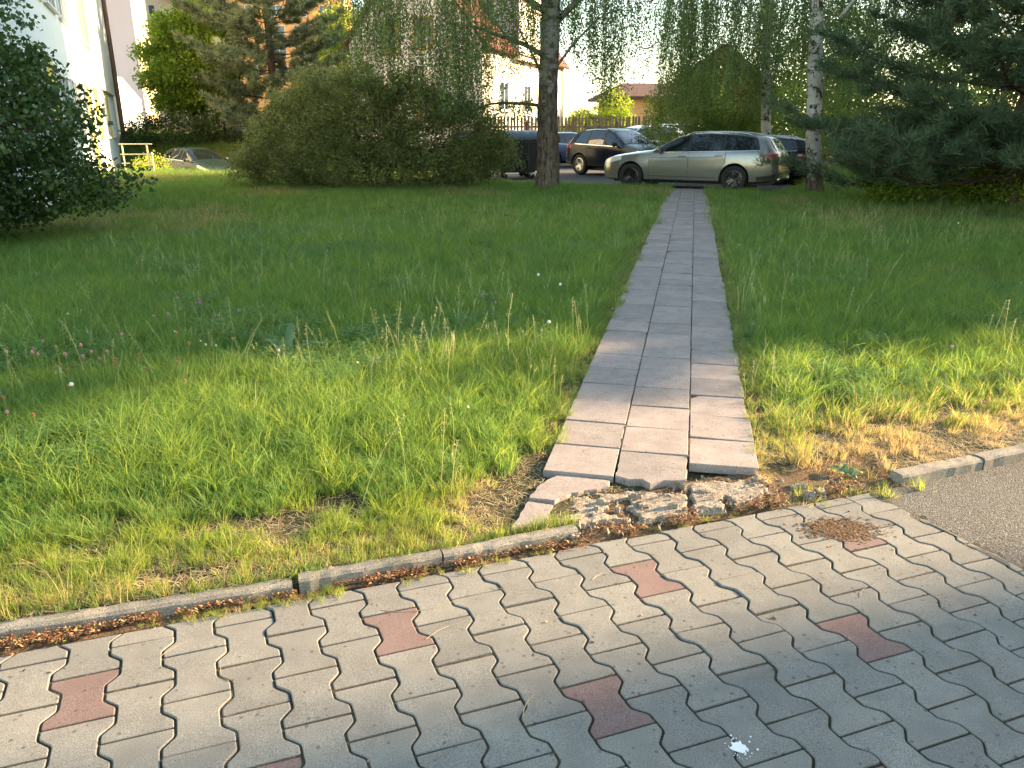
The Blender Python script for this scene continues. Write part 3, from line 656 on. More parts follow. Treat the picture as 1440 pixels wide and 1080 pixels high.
# ------------------------------------------------------------------ flowers in the lawn
M['stem'] = simple('flower_stem', (.10, .18, .05), .6)
def flowmat(name, a, b): return leafmat(name, a, b, .3, .6)
M['pink'] = flowmat('pink_petals', (.30, .15, .20), (.45, .28, .33)); M['orange'] = flowmat('withered_petals', (.26, .13, .06), (.40, .23, .12)); M['fluff0'] = flowmat('white_petals', (.40, .40, .36), (.55, .55, .5))
def clover(name, mat, label, cat, group, h=.26, r_=.011):
    t = empty(name, (0, 0, 0), 0, label, cat, group)
    MB().tube([(0, 0, 0), (.004, .003, h * .5), (.0, .008, h)], .0013, 4, False).build('stem', M['stem'], t)
    V = []; 
    for k in range(46):
        z = 1 - 1.75 * (k + .5) / 46; rr = math.sqrt(1 - z * z); w = k * 2.4; d = Vector((rr * math.cos(w), rr * math.sin(w), z)); a = d.cross(Vector((.2, .1, 1))).normalized(); c = Vector((0, .008, h))
        V += [c, c + (d * .75 + a * .28) * r_, c + d * r_ * random.uniform(.95, 1.2), c + (d * .75 - a * .28) * r_]
    link('flower_head', npmesh('flower_head', np.array([tuple(p) for p in V]), np.arange(len(V)).reshape(-1, 4), mat), t)
    return t
def place_flowers(proto, spots, special={}):
    for i, (x, y) in enumerate(spots):
        o = proto if i == 0 else copy_tree(proto); o['label'] = special.get(i, proto['label']); o.location = (x, y, float(gz(x, y))); o.rotation_euler = (random.gauss(0, .1), random.gauss(0, .1), random.uniform(0, 6)); s = random.uniform(.85, 1.2); o.scale = (s, s, s)
def gp(px, py, z=.26):   # a spot read off the photograph, at flower height
    f = 1081.; p = R(PITCH); a = (px - 720) / f; b = -(py - 540) / f; d = (a, math.cos(p) + b * math.sin(p), -math.sin(p) + b * math.cos(p)); t = (z - CAM_H) / d[2]; return (d[0] * t, d[1] * t)
place_flowers(clover('pink_clover', M['pink'], 'pink clover head on a thin stalk in the dense patch near the left edge', 'flower', 'pink clover blossoms in the lawn'),
    [gp(*q) for q in [(47, 490), (55, 488), (78, 494), (62, 500), (100, 505), (118, 500), (128, 497), (140, 512), (116, 512), (18, 513), (62, 507), (150, 500), (168, 498), (8, 508), (248, 425), (262, 430), (276, 428), (281, 434), (288, 432), (226, 442), (234, 440), (238, 452), (328, 440), (330, 448), (310, 445), (178, 486), (684, 418), (698, 428), (1340, 486), (14, 580)]], {**{k: 'pink clover head in the looser farther patch between the left edge and the dock plant' for k in range(14, 25)}, 26: 'pink clover head close to the path on its left, the farther of two', 27: 'pink clover head close to the path on its left, the nearer of two', 28: 'single pink clover head in the lawn right of the path'})
place_flowers(clover('withered_clover', M['orange'], 'orange brown withered clover head among the pink ones near the left edge', 'flower', 'withered clover blossoms in the lawn'),
    [gp(*q) for q in [(198, 508), (213, 514), (172, 516), (168, 520), (104, 528), (108, 537), (254, 492), (252, 514), (258, 530), (10, 558), (53, 588), (80, 507), (245, 480), (322, 478)]], {**{k: 'orange brown withered clover head right of the pink patch' for k in (6, 7, 8, 12, 13)}, 9: 'withered clover head at the very left edge, the farther of two', 10: 'withered clover head at the left edge, nearest to the pavement'})
place_flowers(clover('white_clover', M['fluff0'], 'small white blossom low in the lawn left of the path', 'flower', 'white blossoms in the lawn', .22, .008),
    [gp(*q, .22) for q in [(290, 480), (301, 487), (289, 486), (250, 468), (494, 510), (99, 452), (400, 505), (1036, 345), (656, 582)]], {4: 'white blossom standing alone in the lawn below the dock plant', 7: 'white blossom in the lawn right of the path', 8: 'white blossom near the front of the lawn, left of the path end'})
M['fluff'] = flowmat('dandelion_fluff', (.5, .5, .48), (.66, .66, .64))
def dandelion(h, x, y, label):
    t = empty('dandelion', (x, y, float(gz(x, y))), 0, label, 'dandelion'); MB().tube([(0, 0, 0), (.01, 0, h * .6), (.0, .0, h)], .002, 5, False).build('stem', M['stem'], t)
    V = []
    for k in range(150):
        z = 1 - 2 * (k + .5) / 150; rr = math.sqrt(1 - z * z); w = k * 2.4; d = Vector((rr * math.cos(w), rr * math.sin(w), z)); a = d.cross(Vector((.2, .1, 1))).normalized(); b = d.cross(a); c = Vector((0, 0, h)) + d * .012
        V += [Vector((0, 0, h)), c + a * .0005, c, c - a * .0005, c + a * .003, c + b * .003, c - a * .003, c - b * .003]
    link('seed_ball', npmesh('seed_ball', np.array([tuple(p) for p in V]), np.arange(len(V)).reshape(-1, 4), M['fluff']), t)
for (px, py, h, lab) in ((100, 538, .24, 'white dandelion clock low among the clovers at the left edge'), (757, 384, .34, 'far dandelion clock left of the path, the one on the left of two'), (788, 398, .33, 'far dandelion clock nearest the path edge, right of its twin'),
                         (772, 452, .34, 'dandelion clock on a tall stalk halfway along the path'), (1348, 312, .25, 'dandelion clock in front of the dark pine on the right')):
    x, y = gp(px, py, h + .03); dandelion(h, x, y, lab)
# broad-leaved dock plants
M['dock'] = leafmat('dock_leaf', (.05, .10, .045), (.11, .18, .09), .3, .42)
def dock(name, x, y, leaves, label):
    t = empty(name, (x, y, float(gz(x, y))), 0, label, 'plant')
    for (az, el, L, w) in leaves:
        V = []; F = []; n = 8
        for i in range(n + 1):
            f = i / n; r_ = L * math.cos(el) * f; z = L * (math.sin(el) * f - .45 * f * f * math.cos(el)) + .03; ww = w * math.sin(math.pi * min(1, f * .93 + .05)) ** .7 * (1 if i < n else .1)
            for s in (-1, -.5, 0, .5, 1): V.append((math.cos(az) * r_ - math.sin(az) * ww * s, math.sin(az) * r_ + math.cos(az) * ww * s, z + abs(s) * ww * .35 + .006 * math.sin(9 * f + s * 3)))
        for i in range(n):
            for k in range(4): F.append((i * 5 + k, i * 5 + k + 1, (i + 1) * 5 + k + 1, (i + 1) * 5 + k))
        me = npmesh('leaf', V, F, M['dock'], True); link('leaf', me, t)
dock('dock_plant', -1.62, 5.35, [(2.7, .75, .30, .042), (1.5, 1.2, .30, .03), (.25, .65, .34, .04), (.0, .3, .30, .038), (3.6, .5, .26, .045), (-1.2, .7, .22, .04), (2.1, .6, .24, .04), (4.6, .6, .2, .035)], 'broad-leaved dock plant standing out of the grass left of centre')
dock('plantain', -1.0, 3.95, [(2.6, .7, .16, .022), (.4, .5, .17, .02), (1.4, .9, .15, .02), (-1, .5, .14, .02)], 'small plantain rosette in the shaded grass left of centre')
dock('plantain', -1.28, 2.235, [(.3, .4, .07, .018), (2.2, .5, .06, .016), (4, .4, .06, .018), (5.3, .3, .07, .016)], 'small green rosette growing in the gutter at the left')
dock('plantain', -.62, 2.455, [(.5, .5, .05, .014), (2.6, .5, .05, .013), (4.4, .5, .04, .012)], 'tiny green rosette in the gutter left of the kerb joint')
dock('plantain', 1.62, 3.42, [(2.6, .6, .10, .02), (.2, .4, .11, .02), (1.3, .8, .09, .018), (-1, .4, .08, .02)], 'green rosette on the bare soil right of the broken path end')


# ------------------------------------------------------------------ trees
def quads(P, D, U, L, Wd):
    """diamond leaves: base P, direction D, side U, length L, width Wd"""
    L = L[:, None]; Wd = Wd[:, None]; Nn = np.cross(D, U)
    V = np.stack([P, P + D * L * .45 + U * Wd * .5 + Nn * Wd * .12, P + D * L, P + D * L * .45 - U * Wd * .5 + Nn * Wd * .12], 1)
    return V.reshape(-1, 3)
def unit(a): return a / np.maximum(np.linalg.norm(a, axis=-1, keepdims=True), 1e-6)
def leafcloud(P, size, droop=.3, name='crown', mat=None, aspect=.7, spread=1.0, out=None):
    n = len(P); D = rng.normal(0, 1, (n, 3)) * spread; D[:, 2] -= droop
    if out is not None: D += out
    D = unit(D); U = unit(np.cross(D, rng.normal(0, 1, (n, 3)) + np.array([0, 0, 1.2]))); L = size * rng.uniform(.6, 1.3, n)
    V = quads(P, D, U, L, L * aspect); return npmesh(name, V, np.arange(4 * n).reshape(n, 4), mat)
def clusters(centres, radii, per, flat=.8):
    n = len(centres); c = np.repeat(centres, per, 0); r_ = np.repeat(radii, per)[:, None]; d = unit(rng.normal(0, 1, (n * per, 3))) * rng.random((n * per, 1)) ** .45
    d[:, 2] *= flat; return c + d * r_, d
def lobes(specs, n, shell=.55):
    """sample points in the outer shell of a set of ellipsoids (x,y,z,rx,ry,rz), volume-weighted"""
    s = np.array(specs, float); w = (s[:, 3] * s[:, 4] + s[:, 4] * s[:, 5] + s[:, 3] * s[:, 5]); w /= w.sum(); k = rng.choice(len(s), n, p=w)
    d = unit(rng.normal(0, 1, (n, 3))) * (shell + (1 - shell) * rng.random((n, 1)) ** .6); return s[k, :3] + d * s[k, 3:6]
M['bark'] = None
def bark_mat(name, a, b, c3=None, sc=6.):
    t = NT(name); m = t.node('Mapping'); t.l.new(t.pos(), m.inputs[0]); m.inputs['Scale'].default_value = (1, 1, .28); n1 = t.noise(sc * 3, 6, m.outputs[0], .65); c = t.mix(t.ramp(n1, [(.35, 0), (.62, 1)]), a, b)
    return t.principled(c, .9, t.bump(n1, 1., .03), 0, .2)
M['bark'] = bark_mat('brown_bark', (.045, .035, .025), (.14, .11, .08)); M['bark_pine'] = bark_mat('pine_bark', (.035, .025, .018), (.11, .075, .05))
def birch_mat(name, rough_to, dk=1.0):
    """white bark with dark lenticels and dark diamonds, rougher and darker towards the foot"""
    t = NT(name); pos = t.pos(); m = t.node('Mapping'); t.l.new(pos, m.inputs[0]); m.inputs['Scale'].default_value = (1, 1, 5.5)
    n1 = t.noise(2.6, 4, m.outputs[0]); n2 = t.noise(5.5, 5, pos, .6); sp = t.node('SeparateXYZ'); t.l.new(pos, sp.inputs[0])
    base = t.mix(t.ramp(t.noise(1.6, 4), [(.3, 0), (.7, 1)]), tuple(x * dk for x in (.36, .34, .30)), tuple(x * dk for x in (.62, .59, .54)))
    c = t.mix(t.ramp(n1, [(.58, 0), (.66, .85)]), base, (.05, .045, .04)); c = t.mix(t.ramp(n2, [(.54, 0), (.6, 1)]), c, (.06, .05, .04))
    h = t.math('SUBTRACT', t.math('MULTIPLY', sp.outputs[2], -1 / rough_to), t.math('MULTIPLY', n2, -1.3)); m2 = t.node('Mapping'); t.l.new(pos, m2.inputs[0]); m2.inputs['Scale'].default_value = (1, 1, .3)
    rb = t.mix(t.ramp(t.noise(14, 6, m2.outputs[0], .7), [(.4, 0), (.6, 1)]), (.05, .038, .028), (.17, .13, .095)); mask = t.ramp(t.math('ADD', h, .0), [(.0, 0), (.12, 1)])
    c = t.mix(mask, c, rb); return t.principled(c, .85, t.bump(t.math('ADD', n2, n1), .9, .03), 0, .2)
M['birch_old'] = birch_mat('old_birch_bark', 5.5, .5); M['birch_young'] = birch_mat('white_birch_bark', .9)
def trunk_mesh(pts, rad, n=14, wob=.06, root=0):
    V = []; F = []; pts = [Vector(p) for p in pts]
    P2 = []; R2 = []
    for i in range(len(pts) - 1):
        for q in range(5): P2.append(pts[i].lerp(pts[i + 1], q / 5)); R2.append(rad[i] + (rad[i + 1] - rad[i]) * q / 5)
    P2.append(pts[-1]); R2.append(rad[-1]); ph = random.random() * 9
    for i, p in enumerate(P2):
        hz = p.z - P2[0].z
        for k in range(n):
            w = 2 * math.pi * k / n; r_ = R2[i] * (1 + wob * math.sin(3 * w + hz * 1.3 + ph) + wob * .8 * math.sin(7 * w + hz * 2.1) + random.uniform(-.03, .03)) * (1 + root * math.exp(-hz / .16) * (1 + .5 * math.sin(5 * w + ph)))
            V.append((p.x + r_ * math.cos(w), p.y + r_ * math.sin(w), p.z))
        if i: F += [((i - 1) * n + k, (i - 1) * n + (k + 1) % n, i * n + (k + 1) % n, i * n + k) for k in range(n)]
    return V, F
def limb(a, b, sag=0., n=6, wig=.08):
    a = Vector(a); b = Vector(b); L = (b - a).length; o = []
    for i in range(n + 1):
        t = i / n; p = a.lerp(b, t) + Vector((0, 0, sag * math.sin(math.pi * t))) + Vector((random.gauss(0, 1), random.gauss(0, 1), random.gauss(0, 1))) * (wig * L * .2 * math.sin(math.pi * t)); o.append(p)
    return o
M['lf_birch'] = leafmat('birch_leaves', (.038, .080, .025), (.13, .20, .05), .45, .45, 1.2)
M['lf_birch2'] = leafmat('young_birch_leaves', (.045, .085, .022), (.17, .24, .05), .5, .5, 1.0)
M['lf_bush'] = leafmat('bush_leaves', (.040, .062, .022), (.20, .225, .075), .4, .55, 2.2, (.34, .30, .15))
M['lf_left'] = leafmat('linden_leaves', (.022, .050, .018), (.08, .13, .038), .35, .38, 2.0)
M['lf_green'] = leafmat('maple_leaves', (.06, .12, .02), (.26, .34, .05), .5, .5, .8)
M['lf_yellow'] = leafmat('bright_leaves', (.14, .20, .03), (.38, .42, .07), .5, .5, .8)
M['needle'] = leafmat('pine_needles', (.024, .050, .026), (.09, .13, .065), .2, .5, 1.2, (.13, .095, .05))
M['needle_l'] = leafmat('grey_pine_needles', (.06, .085, .05), (.19, .22, .12), .2, .5, .7, (.2, .18, .1))
M['lf_dark'] = leafmat('hedge_leaves', (.02, .045, .015), (.07, .11, .03), .35, .5, .9)
BI = []   # strands of the weeping birches
def weeping(tree, cx, cy, spots, mat, leaf=.05, per=26, name='crown'):
    """hanging twigs: (x, y, top, bottom) each with alternate small leaves, plus the thin twigs themselves"""
    P = []; tw = MB()
    for (x, y, zt, zb) in spots:
        n = max(4, int((zt - zb) * per)); f = np.sort(rng.random(n)); sway = rng.normal(0, .10, 2); cv = rng.normal(0, .12, 2)
        px = x + sway[0] * f + cv[0] * np.sin(f * 3) + rng.normal(0, .05, n); py = y + sway[1] * f + cv[1] * np.sin(f * 3) + rng.normal(0, .05, n); P.append(np.stack([px, py, zt - (zt - zb) * f], -1))
        pts = [(x + sway[0] * t + cv[0] * math.sin(t * 3), y + sway[1] * t + cv[1] * math.sin(t * 3), zt - (zt - zb) * t) for t in (0, .33, .66, 1)]
        tw.tube(pts, [.006, .004, .003, .0015], 3, False)
    P = np.concatenate(P) - np.array([cx, cy, 0]); me = leafcloud(P, leaf, 1.3, name, mat, .75); o = link(name, me, tree); tw.v = [(a - cx, b - cy, c) for a, b, c in tw.v]; tw.build('twigs', M['bark'], tree); return o


# --- big birch in the middle
t = empty('birch_tree', (.96, 21.5, float(gz(.96, 21.5))), 0, 'old birch with a rough dark trunk and weeping twigs beside the parking lot', 'tree')
v, f = trunk_mesh([(0, 0, -.1), (.02, 0, .6), (-.03, .0, 1.8), (-.02, 0, 3.0), (.03, 0, 4.4), (.0, 0, 7), (.1, 0, 11)], [.33, .30, .27, .25, .235, .2, .06], 18, .05, .30); MB().add(v, f).build('trunk', M['birch_old'], t, True)
for (a, b, r0) in (((-.2, 0, 2.15), (-2.3, .2, 1.95), .05), ((-.2, 0, 3.4), (-2.6, .6, 4.2), .07), ((-.1, .1, 4.4), (-4.2, .3, 6.6), .09), ((.2, 0, 4.2), (3.2, .2, 6.4), .09), ((.1, -.1, 3.0), (1.6, -.8, 4.4), .04), ((0, -.1, 5), (-1.5, -2.2, 7.2), .08), ((.1, .1, 5.6), (2, 2.3, 7.6), .08), ((-.2, 0, 2.9), (-1.1, -.5, 4.4), .035)):
    MB().tube(limb(a, b, .15), np.linspace(r0, r0 * .3, 7), 7).build('limb', M['birch_old'], t, True)
sp = []
for _ in range(1150):
    x = rng.uniform(-5.3, -.2); y = rng.normal(.2, 1.7); zt = rng.uniform(3.6, 7.2); bott = 3.0 + .6 * math.sin(x * 1.6 + 2) * .5 + rng.normal(0, .55) - .7 * (1 if -3.4 < x < -1.6 else 0)
    bott += float(sm(-2.6, -.7, x)) * rng.uniform(-.4, 1.7)
    if fbm(x * 1.5, y, .7, 31) < (.50 if x < -2.4 else .42) and rng.random() < .8: continue
    sp.append((x + .96, y + 21.5, zt - .0, max(1.75, bott)))
for _ in range(250):
    x = rng.uniform(-2.4, -.3); sp.append((x + .96, 21.5 + rng.normal(.2, .4), 2.25 + rng.normal(0, .08), rng.uniform(1.72, 2.1)))
for _ in range(820):
    x = rng.uniform(.1, 5.3); y = rng.normal(.3, 1.4); zt = rng.uniform(4.6, 7.0)
    bott = 3.0 + .75 * math.sin(x * 2.4 + 1.2) + rng.normal(0, .4) + (.35 if x < 1.2 else 0)
    if fbm(x, y, .8, 41) < .47 and rng.random() < .85: continue
    sp.append((x + .96, y + 21.5, zt, max(2.05, bott)))
sp = [(a, b, c, d) for a, b, c, d in sp if c > d + .3]
def local(sp, z): return [(a, b, c - z, d - z) for a, b, c, d in sp]
weeping(t, .96, 21.5, local(sp, 0), M['lf_birch'], .052, 30)
# --- slim birch behind the estate car, another standing by its tail
t = empty('birch_tree', (8.45, 26.6, 0), 0, 'slim white birch rising behind the roof of the silver estate car', 'tree')
v, f = trunk_mesh([(0, 0, -.1), (-.10, 0, 1.5), (-.30, 0, 3.4), (-.45, 0, 5.5), (-.7, 0, 9)], [.19, .165, .15, .13, .06], 12, .05, .2); MB().add(v, f).build('trunk', M['birch_young'], t, True)
for (a, b, r0) in (((-.1, 0, 3.6), (-2.2, -.4, 6.4), .05), ((-.1, 0, 4.4), (1.5, .3, 7), .05), ((-.1, 0, 3.0), (.8, .4, 4.6), .03)): MB().tube(limb(a, b, .1), np.linspace(r0, r0 * .3, 7), 6).build('limb', M['birch_young'], t, True)
sp = []
for _ in range(1100):
    x = rng.uniform(-4.1, 3.0); y = rng.normal(.2, 1.2); zt = rng.uniform(4.5, 8.0); bott = 3.1 + .8 * math.sin(x * 2.1 + .5) + rng.normal(0, .6) - (.6 if x < -2.2 else 0)
    if fbm(x, y, .9, 51) < .44 and rng.random() < .85: continue
    sp.append((x + 9, y + 26.6, zt, max(1.9, bott)))
for _ in range(12): sp.append((5.0 + rng.normal(0, .22), 25.2 + rng.normal(0, .2), rng.uniform(2.6, 4.4), rng.uniform(1.5, 2.2)))
weeping(t, 8.45, 26.6, [q for q in sp if q[2] > q[3] + .3], M['lf_birch'], .06, 24)
t = empty('birch_tree', (8.02, 20.95, float(gz(8.02, 20.95))), 0, 'white birch with dark cracks standing by the tail of the silver estate car', 'tree')
v, f = trunk_mesh([(.03, 0, -.1), (-.04, 0, .5), (-.20, 0, 1.4), (-.33, 0, 2.6), (-.42, 0, 3.8), (-.7, 0, 6), (-1.1, 0, 10)], [.23, .20, .185, .195, .17, .14, .06], 14, .06, .35); MB().add(v, f).build('trunk', M['birch_young'], t, True)
for (a, b, r0) in (((0, 0, 3.6), (-1.6, -.2, 5.6), .05), ((.1, 0, 4.2), (1.7, .2, 6.4), .05)): MB().tube(limb(a, b, .1), np.linspace(r0, r0 * .3, 7), 6).build('limb', M['birch_young'], t, True)
sp = []
for _ in range(520):
    x = rng.uniform(-1.9, 3.4); y = rng.normal(.5, .9); zt = rng.uniform(4.2, 7.0); bott = (3.5 + rng.normal(0, .4)) if x < .3 else rng.uniform(2.2, 4)
    if fbm(x, y, .8, 61) < .45 and rng.random() < .85: continue
    sp.append((x + 8.02, y + 20.95, zt, bott))
weeping(t, 8.02, 20.95, [q for q in sp if q[2] > q[3] + .3], M['lf_birch'], .052, 26)

# --- broadleaf builders
def leafy(name, x, y, trunk_h, r0, lobespec, n, size, mat, label, cat='tree', stems=1, bark='bark', twig=40, droop=.35, aspect=.75, per=26, cl_r=.22, group=None, shell=.5):
    z = float(gz(x, y)); t = empty(name, (x, y, z), 0, label, cat, group)
    for s_ in range(stems):
        w = s_ * 2.4 + .5; o = .0 if stems == 1 else .12 + .05 * s_; top = (o * 5 * math.cos(w), o * 5 * math.sin(w), trunk_h)
        v, f = trunk_mesh([(o * math.cos(w), o * math.sin(w), -.1), (o * 2 * math.cos(w), o * 2 * math.sin(w), trunk_h * .5), top], [r0, r0 * .75, r0 * .35], 9, .06, .2)
        MB().add(v, f).build('trunk' if cat == 'tree' else 'stem', M[bark], t, True)
    c = lobes(lobespec, n // per, shell); c = c[c[:, 2] > .05]
    tw = MB()
    for k in rng.choice(len(c), min(twig, len(c)), replace=False):
        b = Vector(c[k]); a = Vector((b.x * .12, b.y * .12, max(.1, min(b.z * .7, trunk_h)))); tw.tube(limb(a, b, .05, 4), np.linspace(r0 * .22, .006, 5), 5, False)
    if tw.v: tw.build('twigs', M[bark], t)
    P, d = clusters(c, rng.uniform(.6, 1.5, len(c)) * cl_r, per); kp = P[:, 2] > .0; P = P[kp]; d = d[kp]
    link('crown' if cat == 'tree' else 'foliage', leafcloud(P, size, droop, 'crown', mat, aspect, .8, out=d * .5), t); return t
# linden at the left edge
leafy('linden_tree', -8.4, 10.9, 3.4, .16, [(-.2, .2, 1.5, 2.6, 2.0, 1.5), (.3, -.3, 2.6, 2.0, 1.7, 1.2), (-.1, 0, 3.9, 1.8, 1.7, 1.4), (-.5, 0, 5.2, 1.7, 1.5, 1.2), (1.0, .7, .95, 1.5, 1.1, .7), (1.5, .2, 1.8, 1.2, 1.1, .8), (-1.8, -1.2, 1.2, 1.6, 1.3, 1.1), (2.2, 1.2, .8, .7, .5, .32), (-.2, -.6, .8, 1.9, 1.2, .8)], 76000, .072, M['lf_left'], 'dark leafy linden filling the left edge in front of the pale blue block', twig=90, droop=.5, aspect=.85, cl_r=.2, per=22)
# large bush
leafy('large_bush', -3.7, 22.9, 1.6, .05, [(float(x_), -.35 * random.random(), float(z_), .5, .5, .42) for x_, z_ in ((-3.7, .7), (-3.3, 1.5), (-2.6, 2.3), (-1.9, 2.75), (-1.2, 2.6), (-.5, 2.95), (.4, 2.7), (1.1, 2.75), (1.9, 2.1), (2.5, 1.9), (3.1, 1.5), (3.5, .9), (-3.9, .35), (2.9, 1.0))] + [(-1.6, 0, 1.2, 2.3, 1.5, 1.15), (.2, 0, 1.55, 2.2, 1.5, 1.2), (-.9, .2, 2.0, 1.9, 1.3, 1.0), (2.0, -.1, 1.1, 1.7, 1.3, 1.0), (-2.8, -.1, .75, 1.1, 1.1, .8), (0, -.7, .6, 3.2, 1.0, .6), (2.5, -.2, .7, 1.0, .9, .6), (.9, .4, 2.1, 1.2, 1, .75)], 116000, .075, M['lf_bush'], 'wide rounded olive green bush in the middle of the lawn edge', 'bush', 6, twig=160, droop=.1, aspect=.5, per=34, cl_r=.25, shell=.66)
# understorey behind the estate
leafy('hornbeam_shrub', 7.7, 29.5, 2.4, .07, [(-1.5, 0, 1.9, 1.6, 1.3, 1.7), (.2, 0, 2.6, 1.9, 1.4, 1.8), (1.3, 0, 1.4, 1.9, 1.2, 1.3), (-.3, -.4, 1.0, 2.6, 1.2, .9)], 52000, .065, M['lf_birch2'], 'tall drooping green shrub behind the roof of the silver estate car', 'bush', 4, droop=1.2, twig=60, per=24, cl_r=.3)
leafy('hazel_shrub', 13.4, 32, 2.4, .07, [(-1.8, 0, 1.9, 1.9, 1.3, 1.9), (.9, 0, 2.2, 2.2, 1.4, 2.3), (3.4, 0, 1.8, 2.2, 1.4, 1.9)], 30000, .085, M['lf_birch2'], 'green shrub between the two white birch trunks, dotted with light', 'bush', 4, droop=.6, twig=40, per=20, cl_r=.35)
leafy('elder_shrub', 11.0, 17.6, 1.0, .03, [(0, 0, .45, 1.2, .7, .55), (-.9, .3, .3, .6, .5, .35), (-2.2, .5, .3, .8, .5, .4)], 9000, .075, M['lf_green'], 'low green shrub growing under the dark pine on the right', 'bush', 4, twig=20, per=14)
# background trees
leafy('maple_tree', -17.8, 46.5, 3.2, .24, [(0, 0, 3.4, 2.3, 2.2, 1.1), (-.9, 0, 5.6, 1.2, 1.4, 1.0), (1.0, 0, 5.2, 1.5, 1.8, 1.3), (-1.9, 0, 3.1, 1.2, 1.2, .6), (-2.2, .2, 4.5, 1.0, 1.0, .5), (.4, 0, 2.3, 2.4, 1.4, .7), (.2, 0, 6.6, .9, .9, .7), (-1, -.4, 1.9, 1.6, .8, .5), (1.9, -.5, 3.6, 1.2, 1, .6)], 36000, .17, M['lf_green'], 'fresh green maple with two dark trunks behind the parked cars on the left', stems=2, twig=60, per=18, cl_r=.5)
leafy('willow_tree', -11.2, 54, 4, .16, [(0, 0, 4.2, 1.9, 1.5, 3.0), (.2, 0, 6.5, 1.6, 1.4, 1.5), (.6, 0, 2.6, 2.4, 1.5, 1.6)], 22000, .14, M['lf_yellow'], 'sunlit yellow green tree between the grey pine and the gabled house', droop=.8, twig=30, per=20, cl_r=.45)
leafy('hedge', -18.6, 44.0, 1.0, .04, [(0, 0, .6, 2.6, .9, 1.0), (3.4, .5, .9, 2.2, .9, 1.1), (6.2, .8, 1.0, 2.2, .9, 1.1), (9, 1, 1.2, 2.4, 1, 1.3)], 26000, .12, M['lf_dark'], 'dark low hedge under the maple behind the parked cars', 'hedge', 5, twig=30, per=20, cl_r=.35)
leafy('garden_shrub', -14.9, 32.3, .9, .02, [(0, 0, .6, .5, .5, .6), (.4, .5, .8, .5, .4, .5)], 2200, .07, M['lf_yellow'], 'small yellow green shrub behind the metal railing', 'bush', 3, twig=12, per=12)
for (x, y, h, r_, lab) in ((4.1, 50, 2.2, 1.15, 'round light green garden tree behind the picket fence, left of its neighbour'), (6.2, 51, 3.2, 1.5, 'taller green garden tree behind the picket fence beside the orange house')):
    leafy('garden_tree', x, y, h * .8, .08, [(0, 0, h * .55, r_, r_, h * .5), (.2, 0, h * .9, r_ * .7, r_ * .7, h * .4), (-.8, 0, h * .45, r_ * .9, r_, h * .4)], 12000, .11, M['lf_green'], lab, twig=20, per=18, cl_r=.3)
far = [(17.5, 46, 8.5, 3.6), (24, 44, 9.5, 4), (31, 46, 9, 4.2), (38, 42, 10, 4.4), (13.5, 58, 6.5, 2.6)]
labs = ['tall green tree far behind the birches, left of the pine', 'broad dark tree in the distance right of the birches', 'tree crown glimpsed through the pine on the right', 'far right tree behind the pine', 'distant tree just right of the red gable']
for (x, y, h, r_), lab in zip(far, labs):
    leafy('distant_tree', x, y, h * .6, .22, [(0, 0, h * .35, r_, r_, h * .3), (0, 0, h * .65, r_ * .85, r_ * .8, h * .3), (r_ * .4, 0, h * .2, r_ * .9, r_ * .8, h * .2)], 13000, .22, M['lf_dark'], lab, twig=20, per=16, cl_r=.6)

